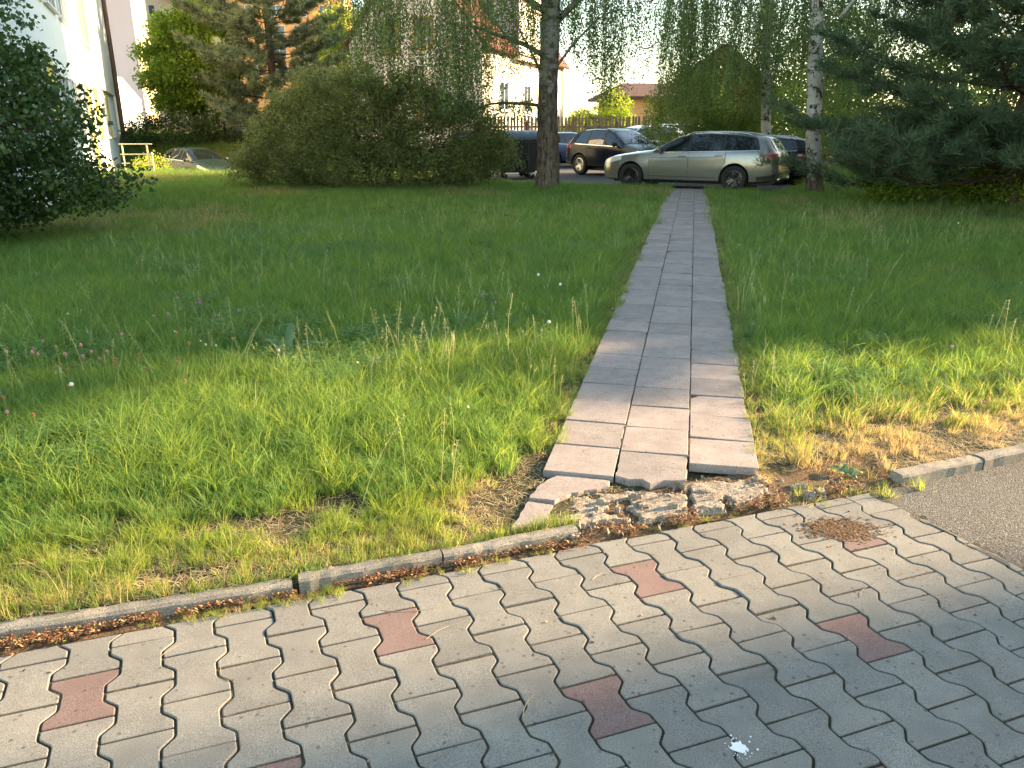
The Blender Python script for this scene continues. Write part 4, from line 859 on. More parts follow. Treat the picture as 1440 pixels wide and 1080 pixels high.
# --- pines
def pine(x, y, H, spec, label, mat, needle=.10, wn_=.007, tuft_n=13, trunk_r=.2, nb=64, seed=0, lean=(0, 0), bark='bark_pine', sub=11, tufts=15, pw=1.0, low=0):
    """whorled boughs with upturned shoots; spec(z) gives the bough length at height z"""
    z0 = float(gz(x, y)); t = empty('pine_tree', (x, y, z0), 0, label, 'tree')
    v, f = trunk_mesh([(0, 0, -.1), (lean[0] * .3, lean[1] * .3, H * .4), (lean[0], lean[1], H)], [trunk_r, trunk_r * .75, .03], 12, .05, .25); MB().add(v, f).build('trunk', M[bark], t, True)
    P = []; D = []; br = MB()
    for b in range(nb + low):
        z = H * (.05 + .92 * ((b + rng.random()) / nb) ** pw) if b < nb else rng.uniform(.6, 1.7); L = spec(z / H) * rng.uniform(.72, 1.1) * (1 if b < nb else .78); az = b * 2.399 + rng.normal(0, .25); up = rng.uniform(-.05, .3) + .5 * (z / H) ** 2 if b < nb else rng.uniform(-.02, .12)
        a = Vector((lean[0] * z / H, lean[1] * z / H, z)); pts = []
        for i in range(7):
            q = i / 6; pts.append(a + Vector((math.cos(az) * L * q, math.sin(az) * L * q, L * (up * q - .22 * q * (1 - z / H) + .22 * q ** 3))) + Vector((rng.normal(0, .05), rng.normal(0, .05), rng.normal(0, .03))) * q)
        br.tube(pts, np.linspace(.028 * (1.1 - z / H) + .012, .006, 7), 5, False)
        for s_ in range(sub):
            q = .28 + .72 * (s_ + rng.random()) / sub; k = min(5, int(q * 6)); p = pts[k].lerp(pts[k + 1], q * 6 - k); side = 1 if s_ % 2 else -1
            aa = az + side * rng.uniform(.5, 1.1) * (1 if q < .93 else .3); l = (.22 + .5 * (1 - q)) * L * .55 + .15; e = p + Vector((math.cos(aa) * l, math.sin(aa) * l, l * rng.uniform(.05, .5)))
            br.tube([p, p.lerp(e, .5) + Vector((0, 0, -.03)), e], [.012, .008, .004], 3, False)
            for u in range(tufts):
                w = .15 + .85 * rng.random() ** .7; c = p.lerp(e, w) + Vector(rng.normal(0, .055, 3)); P.append(c); D.append((math.cos(aa) * .8 + rng.normal(0, .4), math.sin(aa) * .8 + rng.normal(0, .4), .55 + rng.normal(0, .3)))
    P = np.array([tuple(p) for p in P]); D = unit(np.array(D)); kp = P[:, 2] > .12; P = P[kp]; D = D[kp]
    Pn = np.repeat(P, tuft_n, 0); Dn = unit(np.repeat(D, tuft_n, 0) + rng.normal(0, .55, (len(Pn), 3))); Pn = Pn + np.repeat(D, tuft_n, 0) * rng.uniform(-.07, .07, (len(Pn), 1)); U = unit(np.cross(Dn, rng.normal(0, 1, (len(Pn), 3)))); L = (needle * rng.uniform(.7, 1.2, len(Pn)))[:, None]
    V = np.stack([Pn - U * wn_ * .5, Pn + U * wn_ * .5, Pn + Dn * L], 1).reshape(-1, 3)
    br.build('boughs', M[bark], t); link('crown', npmesh('crown', V, np.arange(len(V)).reshape(-1, 3), mat), t); return t
pr = pine(10.9, 17.3, 10.5, lambda h: 4.35 * (1 - h) ** .6 if h > .12 else 4.3, 'dark spreading pine with low boughs filling the right edge', M['needle'], .22, .017, 9, .2, 104, sub=14, tufts=24, pw=1.5, low=16)
pine(-12.9, 44.5, 12, lambda h: 5.2 * (1 - h) ** .4 if h > .25 else 3.6, 'grey green pine towering behind the big bush', M['needle_l'], .36, .042, 11, .25, 86, sub=11, tufts=16)
# unseen copy of the dark pine, added on the right to shade the lawn
for (x, y, s_, rz, lab) in ((15.8, 13.05, 1.16, 1.3, 'dark pine added out of view on the right to shade the lawn'),):
    c = copy_tree(pr); c.location = (x, y, 0); c.rotation_euler = (0, 0, rz); c.scale = (s_, s_, s_); c['label'] = lab

# ------------------------------------------------------------------ cars
def paint(name, col, metal=.6, rough=.24): 
    t = NT(name); f = t.noise(3, 4); c = t.mix(t.ramp(f, [(.3, 0), (.8, .25)]), col, tuple(x * .8 + .015 for x in col)); return t.principled(c, rough, None, metal, .4 if sum(col) > .2 else .18, .5 if sum(col) > .2 else .06)
M['p_silver'] = paint('beige_silver_paint', (.28, .273, .255)); M['p_blue'] = paint('midnight_blue_paint', (.010, .014, .028), .0); M['p_navy'] = paint('navy_paint', (.03, .06, .14), .4); M['p_white'] = paint('white_car_paint', (.75, .76, .78), 0, .3)
M['p_green'] = paint('grey_green_paint', (.02, .035, .03), .15); M['p_black'] = paint('black_car_paint', (.015, .016, .018), .2)
def glass_mat(name, col, rough=.03):
    t = NT(name); return t.principled(col, rough, None, 0, .6, .6)
M['glass'] = glass_mat('car_glass', (.006, .010, .011)); M['rubber'] = simple('tyre_rubber', (.02, .02, .02), .8); M['plastic'] = simple('black_plastic', (.025, .025, .027), .55)
M['chrome'] = simple('chrome_trim', (.6, .6, .6), .2, .9); M['rim_black'] = simple('black_rim', (.07, .07, .075), .25, .8); M['rim_silver'] = simple('silver_rim', (.55, .55, .56), .3, .8)
M['red_lamp'] = glass_mat('red_lamp_glass', (.42, .015, .03), .1); M['clear_lamp'] = glass_mat('clear_lamp_glass', (.62, .64, .66), .1); M['plate'] = simple('plate_white', (.7, .7, .68), .5); M['plate_ink'] = simple('plate_black', (.02, .02, .02), .6)
ESTATE = dict(L=4.87, zr=[(0, .56), (.04, .72), (.12, .81), (.4, .89), (.9, .965), (1.35, 1.02), (1.52, 1.04), (1.9, 1.25), (2.25, 1.41), (2.6, 1.48), (3.1, 1.50), (3.7, 1.475), (4.2, 1.42), (4.45, 1.37), (4.53, 1.33), (4.66, 1.16), (4.77, 1.0), (4.82, .93), (4.86, .70), (4.87, .5)],
    belt=[(0, .5), (.04, .65), (.12, .74), (.4, .83), (.9, .90), (1.4, .95), (2, .975), (3, 1.0), (4, 1.03), (4.5, 1.05), (4.66, 1.02), (4.77, .93), (4.82, .86), (4.86, .64), (4.87, .45)],
    w=[(0, .50), (.04, .62), (.12, .72), (.3, .82), (.6, .89), (1.1, .915), (2.4, .925), (3.6, .925), (4.2, .91), (4.55, .86), (4.74, .79), (4.83, .72), (4.87, .60)], wr=[(0, .72), (1.3, .80), (1.52, .84), (2.2, .70), (3, .69), (4.2, .65), (4.5, .64), (4.7, .78), (4.87, .85)],
    zb=[(0, .30), (.15, .22), (.6, .21), (4.3, .22), (4.7, .27), (4.87, .34)], xw=(.95, 3.80), rw=.335, glass=[(1.60, 2.52), (2.60, 3.42), (3.49, 4.33)], ws=(1.56, 2.20), rg=(4.535, 4.735), tail=(4.40, 4.80, .83, .965), rail=True)
SUV = dict(L=4.4, zr=[(0, .6), (.04, .78), (.12, .88), (.5, .98), (1.1, 1.06), (1.35, 1.10), (1.7, 1.32), (2.05, 1.52), (2.4, 1.60), (3.0, 1.61), (3.6, 1.57), (3.9, 1.50), (3.98, 1.45), (4.15, 1.22), (4.28, 1.04), (4.36, .92), (4.39, .7), (4.4, .5)],
    belt=[(0, .52), (.04, .66), (.12, .76), (.5, .88), (1.3, 1.0), (2.2, 1.03), (3.4, 1.07), (4.0, 1.09), (4.15, 1.06), (4.28, .97), (4.36, .84), (4.39, .62), (4.4, .45)],
    w=[(0, .52), (.04, .66), (.12, .76), (.3, .85), (.6, .91), (3.6, .92), (4.0, .90), (4.2, .85), (4.34, .77), (4.4, .64)], wr=[(0, .72), (1.1, .80), (1.35, .84), (2.05, .70), (3, .69), (3.9, .66), (4.2, .82), (4.4, .85)],
    zb=[(0, .36), (.2, .28), (4.1, .29), (4.4, .38)], xw=(.86, 3.48), rw=.36, glass=[(1.45, 2.25), (2.32, 3.05), (3.12, 3.72)], ws=(1.39, 2.0), rg=(4.0, 4.24), tail=(3.95, 4.33, .88, 1.06), rail=True)
HATCH = dict(L=4.1, zr=[(0, .5), (.04, .64), (.12, .73), (.4, .82), (.9, .93), (1.1, .98), (1.5, 1.22), (1.9, 1.42), (2.3, 1.48), (2.9, 1.48), (3.4, 1.42), (3.65, 1.36), (3.75, 1.28), (3.92, 1.06), (4.02, .92), (4.08, .75), (4.1, .5)],
    belt=[(0, .44), (.04, .56), (.12, .64), (.4, .75), (1.0, .9), (2, .95), (3.2, 1.0), (3.75, 1.02), (3.92, .95), (4.02, .84), (4.08, .66), (4.1, .45)],
    w=[(0, .5), (.04, .6), (.12, .7), (.3, .8), (.6, .86), (3.4, .87), (3.8, .83), (4.0, .74), (4.1, .6)], wr=[(0, .72), (1.0, .80), (1.12, .84), (1.9, .68), (3, .67), (3.7, .66), (3.92, .82), (4.1, .85)],
    zb=[(0, .3), (.15, .22), (3.9, .23), (4.1, .33)], xw=(.82, 3.35), rw=.31, glass=[(1.2, 2.0), (2.07, 2.78), (2.85, 3.45)], ws=(1.14, 1.85), rg=(3.76, 3.96), tail=(3.68, 4.02, .82, 1.0), rail=False)
def make_car(K, pm, rim, label, plate_txt=None, group='cars parked on the lot beyond the lawn'):
    L = K['L']; tb = lambda k: (np.array(K[k])[:, 0], np.array(K[k])[:, 1]); ip = lambda k, x: float(np.interp(x, *tb(k))); rw = K['rw']; ra = rw + .055
    def sec(x):
        zr, be, w, zb = ip('zr', x), ip('belt', x), ip('w', x), ip('zb', x); be = min(be, zr - .03); wr = w * ip('wr', x) * 1.0; zm = zb + (be - zb) * .45; ze = zr - min(.05, (zr - be) * .45)
        p = [(0, zb), (w * .82, zb), (w * .965, zb + .05), (w * .985, zb + .16), (w, zm), (w * .995, be - (be - zm) * .3), (w * .955, be), (w * .93 * .5 + wr * .52 + .01, (be + ze) / 2), (wr, ze), (wr * .78, zr - .012), (wr * .4, zr - .002), (0, zr)]
        for xw in K['xw']:
            dx = abs(x - xw)
            if dx < ra:
                za = rw + math.sqrt(ra * ra - dx * dx); za = min(za, be - .03); q0 = p; zz_ = [q[1] for q in q0[2:7]]; yy_ = [q[0] for q in q0[2:7]]; p = [((y if i < 2 else float(np.interp(za + .0004 * i, zz_, yy_))) if z < za else y, max(z, za + .0004 * i)) if i < 6 else (y, z) for i, (y, z) in enumerate(p)]
        return p
    xs_ = set(np.round(np.linspace(0, L, 60), 3)) | {0, .01, .04, .08, .12, L - .01, L - .04, L - .08}
    for xw in K['xw']: xs_ |= set(np.round([xw + ra * c for c in (-1.001, -.995, -.97, -.9, -.8, -.65, -.5, -.3, 0, .3, .5, .65, .8, .9, .97, .995, 1.001)], 4))
    for a, b in K['glass'] + [K['ws'], K['rg']]: xs_ |= {a, b}
    X = sorted(xs_); SC = [sec(x) for x in X]; n = len(SC[0]); V = []; F = []
    for x, s in zip(X, SC):
        V += [(L / 2 - x, y, z) for y, z in s] + [(L / 2 - x, -y, z) for y, z in s[1:-1][::-1]]
    m = 2 * n - 2
    F = [(i * m + k, i * m + (k + 1) % m, (i + 1) * m + (k + 1) % m, (i + 1) * m + k) for i in range(len(X) - 1) for k in range(m)] + [tuple(range(m))[::-1], tuple((len(X) - 1) * m + k for k in range(m))]
    t = empty('car', (0, 0, 0), 0, label, 'car', group)
    b = MB().add(V, F).build('body', pm, t, True)
    b.data.set_sharp_from_angle(angle=R(32))
    def ys(x, z):
        s = sec(x)[2:9]; zz = [q[1] for q in s]; yy = [q[0] for q in s]
        for i in range(1, len(zz)): zz[i] = max(zz[i], zz[i - 1] + 1e-5)
        return float(np.interp(z, zz, yy))
    def side(x0, x1, z0, z1, off, sgn, mx=10, mz=5, rim_=.0):
        v = []; mb = MB()
        for i in range(mx + 1):
            x = x0 + (x1 - x0) * i / mx; a = z0(x) if callable(z0) else z0; c = z1(x) if callable(z1) else z1; c = max(c, a + .002)
            for k in range(mz + 1): z = a + (c - a) * k / mz; v.append((L / 2 - x, sgn * (ys(x, z) + off), z + off * .3))
        f = [(i * (mz + 1) + k, (i + 1) * (mz + 1) + k, (i + 1) * (mz + 1) + k + 1, i * (mz + 1) + k + 1) for i in range(mx) for k in range(mz)]
        if sgn > 0: f = [q[::-1] for q in f]
        return mb.add(v, f)
    def topp(x0, x1, fy, off, mx=8, my=10, ox=0.):
        v = []
        for i in range(mx + 1):
            x = x0 + (x1 - x0) * i / mx; s = sec(x)[8:]; yy = [q[0] for q in s][::-1]; zz = [q[1] for q in s][::-1]
            for k in range(my + 1):
                y = s[0][0] * fy * (2 * k / my - 1); v.append((L / 2 - x + ox, y, float(np.interp(abs(y), yy, zz)) + off))
        return MB().add(v, [(i * (my + 1) + k, (i + 1) * (my + 1) + k, (i + 1) * (my + 1) + k + 1, i * (my + 1) + k + 1) for i in range(mx) for k in range(my)])
    MB().box(-L / 2 + .35, L / 2 - .35, -.62, .62, .17, .62).build('underbody', M['plastic'], t)
    ze = lambda x: sec(x)[8][1]; be = lambda x: sec(x)[6][1]
    topp(K['ws'][0], K['ws'][1], .93, .006, 10, 12, .004).build('windshield', M['glass'], t, True)
    topp(K['rg'][0], K['rg'][1], .86, .006, 6, 10, -.010).build('rear_window', M['glass'], t, True)
    g0, g1 = K['glass'][0][0], K['glass'][-1][1]; xr = K['glass'][-1]
    for sg in (1, -1):
        side(g0 - .03, g1 + .05, lambda x: be(x) + .004, lambda x: min(ze(x) - .012, be(x) + .03 + 2.2 * (g1 + .06 - x)), .003, sg, 40, 5).build('window_surround', M['plastic'], t, True)
        side(g0 - .06, g1 + .03, lambda x: be(x) - .012, lambda x: be(x) + .006, .006, sg, 30, 1).build('trim_strip', M['chrome'], t, True)
        for (a, c) in K['glass']:
            side(a, c, lambda x: be(x) + .022, lambda x: min(ze(x) - .035, be(x) + .04 + 2.0 * (g1 + .03 - x)), .006, sg, 12, 5).build('side_window', M['glass'], t, True)
        # doors: a dark gap line behind each panel
        d0, d1, d2 = K['glass'][0][0] - .12, K['glass'][0][1] + .04, K['glass'][1][1] + .02; zs = .36 if K is not SUV else .44
        xa = K['xw'][1] - ra
        for (a, c) in ((d0, d1), (d1 + .012, d2 + .1)):
            lo = lambda x: max(zs, (rw + math.sqrt(max(0, (ra + .07) ** 2 - (x - K['xw'][1]) ** 2))) if x > xa - .07 else zs)
            side(a - .012, c + .012, lambda x: lo(x) - .012, lambda x: be(x) - .014, .0015, sg, 22, 5).build('door_gap', M['plastic'], t, True)
            dr = side(a, c, lo, lambda x: be(x) - .016, .0045, sg, 22, 8).build('door', pm, t, True)
            hx = c - .17; hz = be(hx) - .11; hy = ys(hx, hz); MB().box(L / 2 - hx - .10, L / 2 - hx + .09, min(sg * hy, sg * (hy + .035)), max(sg * hy, sg * (hy + .035)), hz - .012, hz + .016).build('door_handle', pm, dr)
        side(K['xw'][0] + ra + .02, K['xw'][1] - ra - .02, lambda x: ip('zb', x) + .055, lambda x: ip('zb', x) + .10, .008, sg, 16, 2).build('sill', M['plastic'] if K is SUV else pm, t, True)
        side(.06, .66, lambda x: be(x) - .15 + .10 * max(0, x - .25), lambda x: be(x) - .012, .007, sg, 10, 3).build('headlight', M['clear_lamp'], t, True)
        a, c, z0, z1 = K['tail']; side(a, c, lambda x: z0 + .05 * (c - x) / (c - a), lambda x: z1 - .03 * (c - x) / (c - a), .009, sg, 12, 3).build('taillight', M['red_lamp'], t, True)
        side(L - .5, L - .06, lambda x: ip('zb', x) + .06, lambda x: ip('zb', x) + .17, .006, sg, 8, 2).build('bumper_trim', M['plastic'], t, True)
        mx_ = K['glass'][0][0] + .16; y_ = ys(mx_, be(mx_)) ; mm = MB()
        mm.lathe([(0.001, -.1), (.05, -.09), (.075, -.03), (.08, .04), (.06, .09), (.001, .1)], 12, Matrix.Translation((L / 2 - mx_, sg * (y_ + .13), be(mx_) + .075)) @ Matrix.Rotation(R(90), 4, 'X') @ Matrix.Diagonal((.9, 1.05, 1, 1)))
        mm.box(L / 2 - mx_ - .03, L / 2 - mx_ + .03, min(sg * (y_ - .02), sg * (y_ + .08)), max(sg * (y_ - .02), sg * (y_ + .08)), be(mx_) - .0, be(mx_) + .04); mm.build('side_mirror', pm if K is ESTATE else M['plastic'], t, True)
        if K['rail']:
            pts = [(L / 2 - x, sg * (sec(x)[8][0] - .03), ze(x) + (.05 if .08 < q < .92 else .0)) for q, x in ((q, K['ws'][1] + .15 + (g1 - .1 - K['ws'][1] - .15) * q) for q in np.linspace(0, 1, 9))]; MB().tube(pts, .014, 6).build('roof_rail', M['plastic'] if K is not ESTATE else M['chrome'], t, True)
    for (x_, nm) in ((L / 2 + .004, 'grille'),): MB().box(x_ - .03, x_ + .004, -.40, .40, .36, .50).build(nm, M['plastic'], t)
    for sgx, zc in ((1, .42), (-1, .80)):
        xx = sgx * (L / 2 + .006) if sgx > 0 else -(L / 2 - (.045 if K is not HATCH else .03)); p = MB().box(xx - .02, xx + .008, -.26, .26, zc - .055, zc + .055).build('licence_plate', M['plate'], t)
        xo = xx + (.0095 if sgx > 0 else -.0215); mb = MB(); y = -.2
        for ch in range(7):
            if ch != 3: mb.box(xo - .0008, xo + .0008, y, y + .012, zc - .035, zc + .035); mb.box(xo - .0008, xo + .0008, y + .012, y + .034, zc + (.02 if ch % 2 else -.035), zc + (.035 if ch % 2 else -.02)); mb.box(xo - .0008, xo + .0008, y + .034, y + .044, zc - .035, zc + (.035 if ch % 3 else 0))
            y += .058
        mb.build('plate_lettering', M['plate_ink'], p)
    # hub emblem and two exhaust tips at the tail
    if K is ESTATE:
        for sg in (1, -1): MB().lathe([(.0, 0), (.04, 0), (.045, .01), (.045, .12), (.035, .12), (.034, .02)], 12, Matrix.Translation((-L / 2 - .01, sg * .55, .33)) @ Matrix.Rotation(R(90), 4, 'Y')).build('exhaust_tip', M['chrome'], t, True)
    tm = MB(); w2 = .11
    tm.lathe([(rw * .62, -w2 * .8), (rw * .68, -w2), (rw * .93, -w2), (rw, -w2 * .75), (rw, w2 * .75), (rw * .93, w2), (rw * .68, w2), (rw * .62, w2 * .8)], 28, Matrix.Rotation(R(90), 4, 'X'), True); tyre = tm.mesh('tyre', M['rubber'], True)
    rm = MB(); rm.lathe([(rw * .655, -w2 * .7), (rw * .655, w2 * .86), (rw * .60, w2 * .9), (rw * .59, -w2 * .3), (.0, -w2 * .3)], 28, Matrix.Rotation(R(90), 4, 'X')); 
    for k in range(5):
        a = k * 2 * math.pi / 5; Mk = Matrix.Rotation(a, 4, 'Y')
        for dv in (-.035, .035): rm.add([Mk @ Vector(q) for q in [(.03, -w2 * .55, dv * .4 - .014), (rw * .62, -w2 * .8, dv - .012), (rw * .62, -w2 * .8, dv + .012), (.03, -w2 * .55, dv * .4 + .014), (.03, -w2 * .3, dv * .4 - .014), (rw * .62, -w2 * .5, dv - .012), (rw * .62, -w2 * .5, dv + .012), (.03, -w2 * .3, dv * .4 + .014)]], [(0, 1, 2, 3), (0, 4, 5, 1), (3, 2, 6, 7), (1, 5, 6, 2)])
    rm.lathe([(0, -w2 * .62), (.045, -w2 * .6), (.05, -w2 * .3)], 12, Matrix.Rotation(R(90), 4, 'X') @ Matrix.Scale(-1, 4, Vector((0, 0, 1))) if False else Matrix.Rotation(R(90), 4, 'X')); rimm = rm.mesh('rim', rim)
    # spokes were drawn on the -y side of the wheel: turn the wheel for each side of the car
    for xw in K['xw']:
        for sg in (1, -1):
            h = empty('wheel', (L / 2 - xw, sg * (ip('w', xw) - .125), rw), math.pi if sg > 0 else 0); h.parent = t; link('tyre', tyre, h); link('rim', rimm, h)
    return t
def put(o, x, y, ang, s=1.0, z=None): o.location = (x, y, float(gz(x, y)) if z is None else z); o.rotation_euler = (0, 0, R(ang)); o.scale = (s, s, s)
est = make_car(ESTATE, M['p_silver'], M['rim_black'], 'silver beige estate car with black wheels parked across the end of the path'); put(est, 5.22, 22.95, 149.3, 1.045, .004)
suv = make_car(SUV, M['p_blue'], M['rim_silver'], 'dark blue compact off-roader with silver wheels behind the bonnet of the silver estate'); put(suv, 4.05, 29.5, -52, 1.03, .004)
h1 = make_car(HATCH, M['p_navy'], M['rim_silver'], 'navy hatchback seen from behind, just right of the old birch trunk'); put(h1, 2.75, 36.8, 24, 1.02, .004)
h2 = make_car(SUV, M['p_white'], M['rim_silver'], 'white car behind the roof of the dark blue off-roader'); put(h2, 5.5, 36.2, 200, 1.12, .004)
h3 = copy_tree(h2); h3['label'] = 'white car in the farthest row, half hidden by the hanging birch twigs'; put(h3, 7.1, 39.2, 190, 1.18, .004)
h4 = make_car(HATCH, M['p_white'], M['rim_silver'], 'white hatchback peeking out behind the old birch trunk'); put(h4, -.1, 38.9, -12, 1.0, .004)
h5 = make_car(ESTATE, M['p_black'], M['rim_silver'], 'dark car parked next to the silver estate, close to the white birch'); put(h5, 7.35, 25.7, 149.3, .97, .004)
h6 = make_car(HATCH, M['p_green'], M['rim_silver'], 'grey green hatchback below the lawn edge on the left', group='cars parked behind the left end of the lawn'); put(h6, -13.8, 35.2, -40, 1.0, -.60)
h7 = copy_tree(h6); h7['label'] = 'second grey green car behind the first, half hidden by the big bush'; put(h7, -11.2, 38.0, -40, 1.02, -.55)

# ------------------------------------------------------------------ buildings
def plaster(name, a, b, streak=.1):
    t = NT(name); m = t.node('Mapping'); t.l.new(t.pos(), m.inputs[0]); m.inputs['Scale'].default_value = (1, 1, .15)
    c = t.mix(t.noise(.5, 5), a, b); c = t.mix(t.math('MULTIPLY', t.ramp(t.noise(1.4, 5, m.outputs[0]), [(.5, 0), (.75, 1)]), streak), c, tuple(x * .6 for x in a)); return t.principled(c, .85, t.bump(t.noise(60, 3), .15, .01), 0, .2)
M['w_blue2'] = plaster('shaded_blue_panels', (.40, .50, .55), (.46, .56, .61)); M['w_blue'] = plaster('pale_blue_plaster', (.62, .70, .72), (.70, .77, .79)); M['w_pink'] = plaster('pinkish_plaster', (.60, .47, .46), (.66, .53, .52)); M['w_sunlit'] = plaster('sunlit_yellow_plaster', (.72, .58, .30), (.76, .63, .36))
M['w_beige'] = plaster('beige_plaster', (.62, .50, .36), (.68, .56, .42)); M['w_orange'] = plaster('orange_brick_facing', (.58, .32, .14), (.66, .38, .18)); M['w_white'] = plaster('cream_plaster', (.74, .68, .58), (.80, .74, .64)); M['w_rose'] = plaster('rose_white_plaster', (.74, .64, .60), (.80, .71, .67))
M['w_apricot'] = plaster('apricot_plaster', (.68, .42, .20), (.72, .46, .24)); M['w_darkred'] = plaster('dark_red_plinth', (.16, .05, .045), (.20, .06, .055)); M['panel_y'] = simple('yellow_panel', (.66, .55, .10), .6); M['w_frame'] = simple('window_frame_white', (.7, .7, .68), .5)
M['frame_o'] = simple('ochre_window_frame', (.5, .27, .05), .6); M['bglass'] = glass_mat('window_glass', (.05, .07, .08), .06); M['roof_r'] = None
def tile_mat(name, a, b):
    t = NT(name); w = t.node('TexWave'); w.wave_type = 'BANDS'; w.bands_direction = 'Z'; t.l.new(t.pos(), w.inputs[0]); w.inputs['Scale'].default_value = 2.2; w.inputs['Distortion'].default_value = .6
    c = t.mix(t.noise(3, 5), a, b); c = t.mix(t.math('MULTIPLY', w.outputs[1], .4), c, tuple(x * .5 for x in a)); return t.principled(c, .8, t.bump(w.outputs[1], .6, .03), 0, .2)
M['roof_r'] = tile_mat('red_roof_tiles', (.12, .045, .03), (.17, .07, .05)); M['roof_b'] = tile_mat('brown_roof_tiles', (.13, .075, .06), (.18, .11, .09)); M['wood'] = bark_mat('weathered_wood', (.12, .08, .05), (.26, .19, .13), sc=3.)
M['metal'] = simple('painted_metal', (.5, .5, .42), .4, .3); M['pipe'] = simple('brown_downpipe', (.16, .08, .05), .5)
def block(name, x, y, dx, dy, z0, label, cat='building'):
    return empty(name, (x, y, z0), math.atan2(dy, dx), label, cat)
def window(par, x, z, w, h, face='front', L=0, mat='w_frame', mull=1, nm='window', y0=0.):
    """face 'front' looks along local -y; 'end' looks along local -x"""
    f = MB(); p = MB(); t = .07
    def B(mb, a, b, c, d, e, g):
        if face == 'front': mb.box(a, b, y0 + c, y0 + d, e, g)
        else: mb.box(y0 + c, y0 + d, a, b, e, g)
    B(f, x, x + w, -.06, .02, z, z + t); B(f, x, x + w, -.06, .02, z + h - t, z + h); B(f, x, x + t, -.058, .02, z + t, z + h - t); B(f, x + w - t, x + w, -.058, .02, z + t, z + h - t)
    for k in range(1, mull + 1): c = x + w * k / (mull + 1); B(f, c - .03, c + .03, -.056, .02, z + t, z + h - t)
    B(f, x - .06, x + w + .06, -.12, .0, z - .05, z - .002)
    o = f.build(nm, M[mat], par); B(p, x + t, x + w - t, -.02, -.012, z + t, z + h - t); p.build('pane', M['bglass'], o); return o
# pale blue block on the left
F0 = (-12.87, 23.9); FD = (-.392, .92); s0 = -11.0
lb = block('apartment_block', F0[0] + FD[0] * s0, F0[1] + FD[1] * s0, *FD, -.6, 'long pale blue apartment block on the left with a yellow panel and tall windows')
Lb = 22.0 - s0
MB().box(0, Lb, 0, 12, -1, 15).build('wall', M['w_blue'], lb); MB().box(-.2, Lb + .2, -.2, 12.2, 15.01, 15.3).build('roof', M['plastic'], lb)
MB().box(-.0, Lb + .05, -.05, -.003, -1, .9).build('plinth', M['w_white'], lb)
for zz in (1.9, 5.3, 8.7, 12.0):
    for c in (-10.2, -7.2, -2.8, .4, 6.5, 12.5, 17.5):
        if zz == 1.9 and c in (6.5,): continue
        window(lb, c - s0, zz, 2.3, 1.75, mull=2)
    for c in (-4.9, 8.9, 15): MB().box(c - s0, c - s0 + 1.6, -.045, -.003, zz - .1, zz + 1.9).build('yellow_panel', M['panel_y'], lb)
MB().box(5.0 - s0, 6.6 - s0, -.05, -.003, .2, 3.7).build('yellow_panel', M['panel_y'], lb); window(lb, 3.6 - s0, 1.2, 1.3, 2.4, mull=0)
MB().box(12.5 - s0, 22.05 - s0, -.14, -.004, 3.9, 15).build('projecting_bay', M['w_white'], lb)
MB().tube([(22.1 - s0, -.25, -.6), (22.1 - s0, -.25, 15)], .12, 8).build('downpipe', M['pipe'], lb)
# low wing beyond it
wg = block('low_wing', F0[0] + FD[0] * 22.3, F0[1] + FD[1] * 22.3, *FD, -.6, 'low pale wing with rows of narrow slots, beyond the blue block')
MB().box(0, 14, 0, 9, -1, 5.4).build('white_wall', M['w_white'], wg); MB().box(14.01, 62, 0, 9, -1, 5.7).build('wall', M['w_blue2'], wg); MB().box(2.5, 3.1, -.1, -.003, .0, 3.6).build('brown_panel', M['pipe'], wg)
slot = MB().box(0, .9, -.03, -.003, 0, .42).mesh('slot', M['bglass'])
for i in range(18):
    for k in range(8): o = link('slot', slot, wg); o.location = (15 + i * 2.6 + (1.2 if k % 2 else 0), 0, .6 + k * .62)
# towers
tw = block('tower_block', -47.6, 106, -.31, .95, 0, 'tall pinkish tower block with a sunlit yellow side, left of the maple')
MB().box(0, 17, 0, 34, 2.6, 46).build('wall', M['w_pink'], tw); MB().box(.05, 16.95, .05, 33.95, -2, 2.3).build('plinth', M['w_darkred'], tw); MB().box(-.05, 17.05, -.05, 34.05, 2.31, 2.59).build('plinth_band', M['w_white'], tw)
MB().box(.6, 16.9, -.08, -.003, 2.7, 46).build('sunlit_side', M['w_sunlit'], tw)  # low sun on this side of the tower put into its yellow colour
for k in range(14): window(tw, 11.5, 4 + k * 2.8, 1.6, 1.5, y0=-.09, mull=1)
tb_ = block('tower_block', -66.5, 150, .98, .2, 0, 'beige tower block with balconies glimpsed above the maple'); MB().box(0, 18, 0, 14, -2, 48).build('wall', M['w_beige'], tb_)
for k in range(11):
    window(tb_, 2.0, 12 + k * 3, 1.1, 1.6, mull=0); window(tb_, 5.9, 12 + k * 3, 1.6, 1.9, mull=1)
    bl_ = MB().box(4.6, 8.8, -1.4, -.003, 11.6 + k * 3, 11.8 + k * 3).build('balcony', M['w_beige'], tb_); MB().box(4.6, 8.8, -1.45, -1.38, 11.81 + k * 3, 12.8 + k * 3).build('parapet', M['w_rose'], bl_)
to = block('tower_block', -46.5, 140, .995, .1, 0, 'orange tower block with bluish windows seen between the pine and the gabled house'); MB().box(0, 18.5, 0, 14, -2, 44).build('wall', M['w_orange'], to)
for k in range(11):
    for c in (1.2, 6.2, 10, 14.4): window(to, c, 10.2 + k * 3.1, 2.3, 1.7, mull=1)
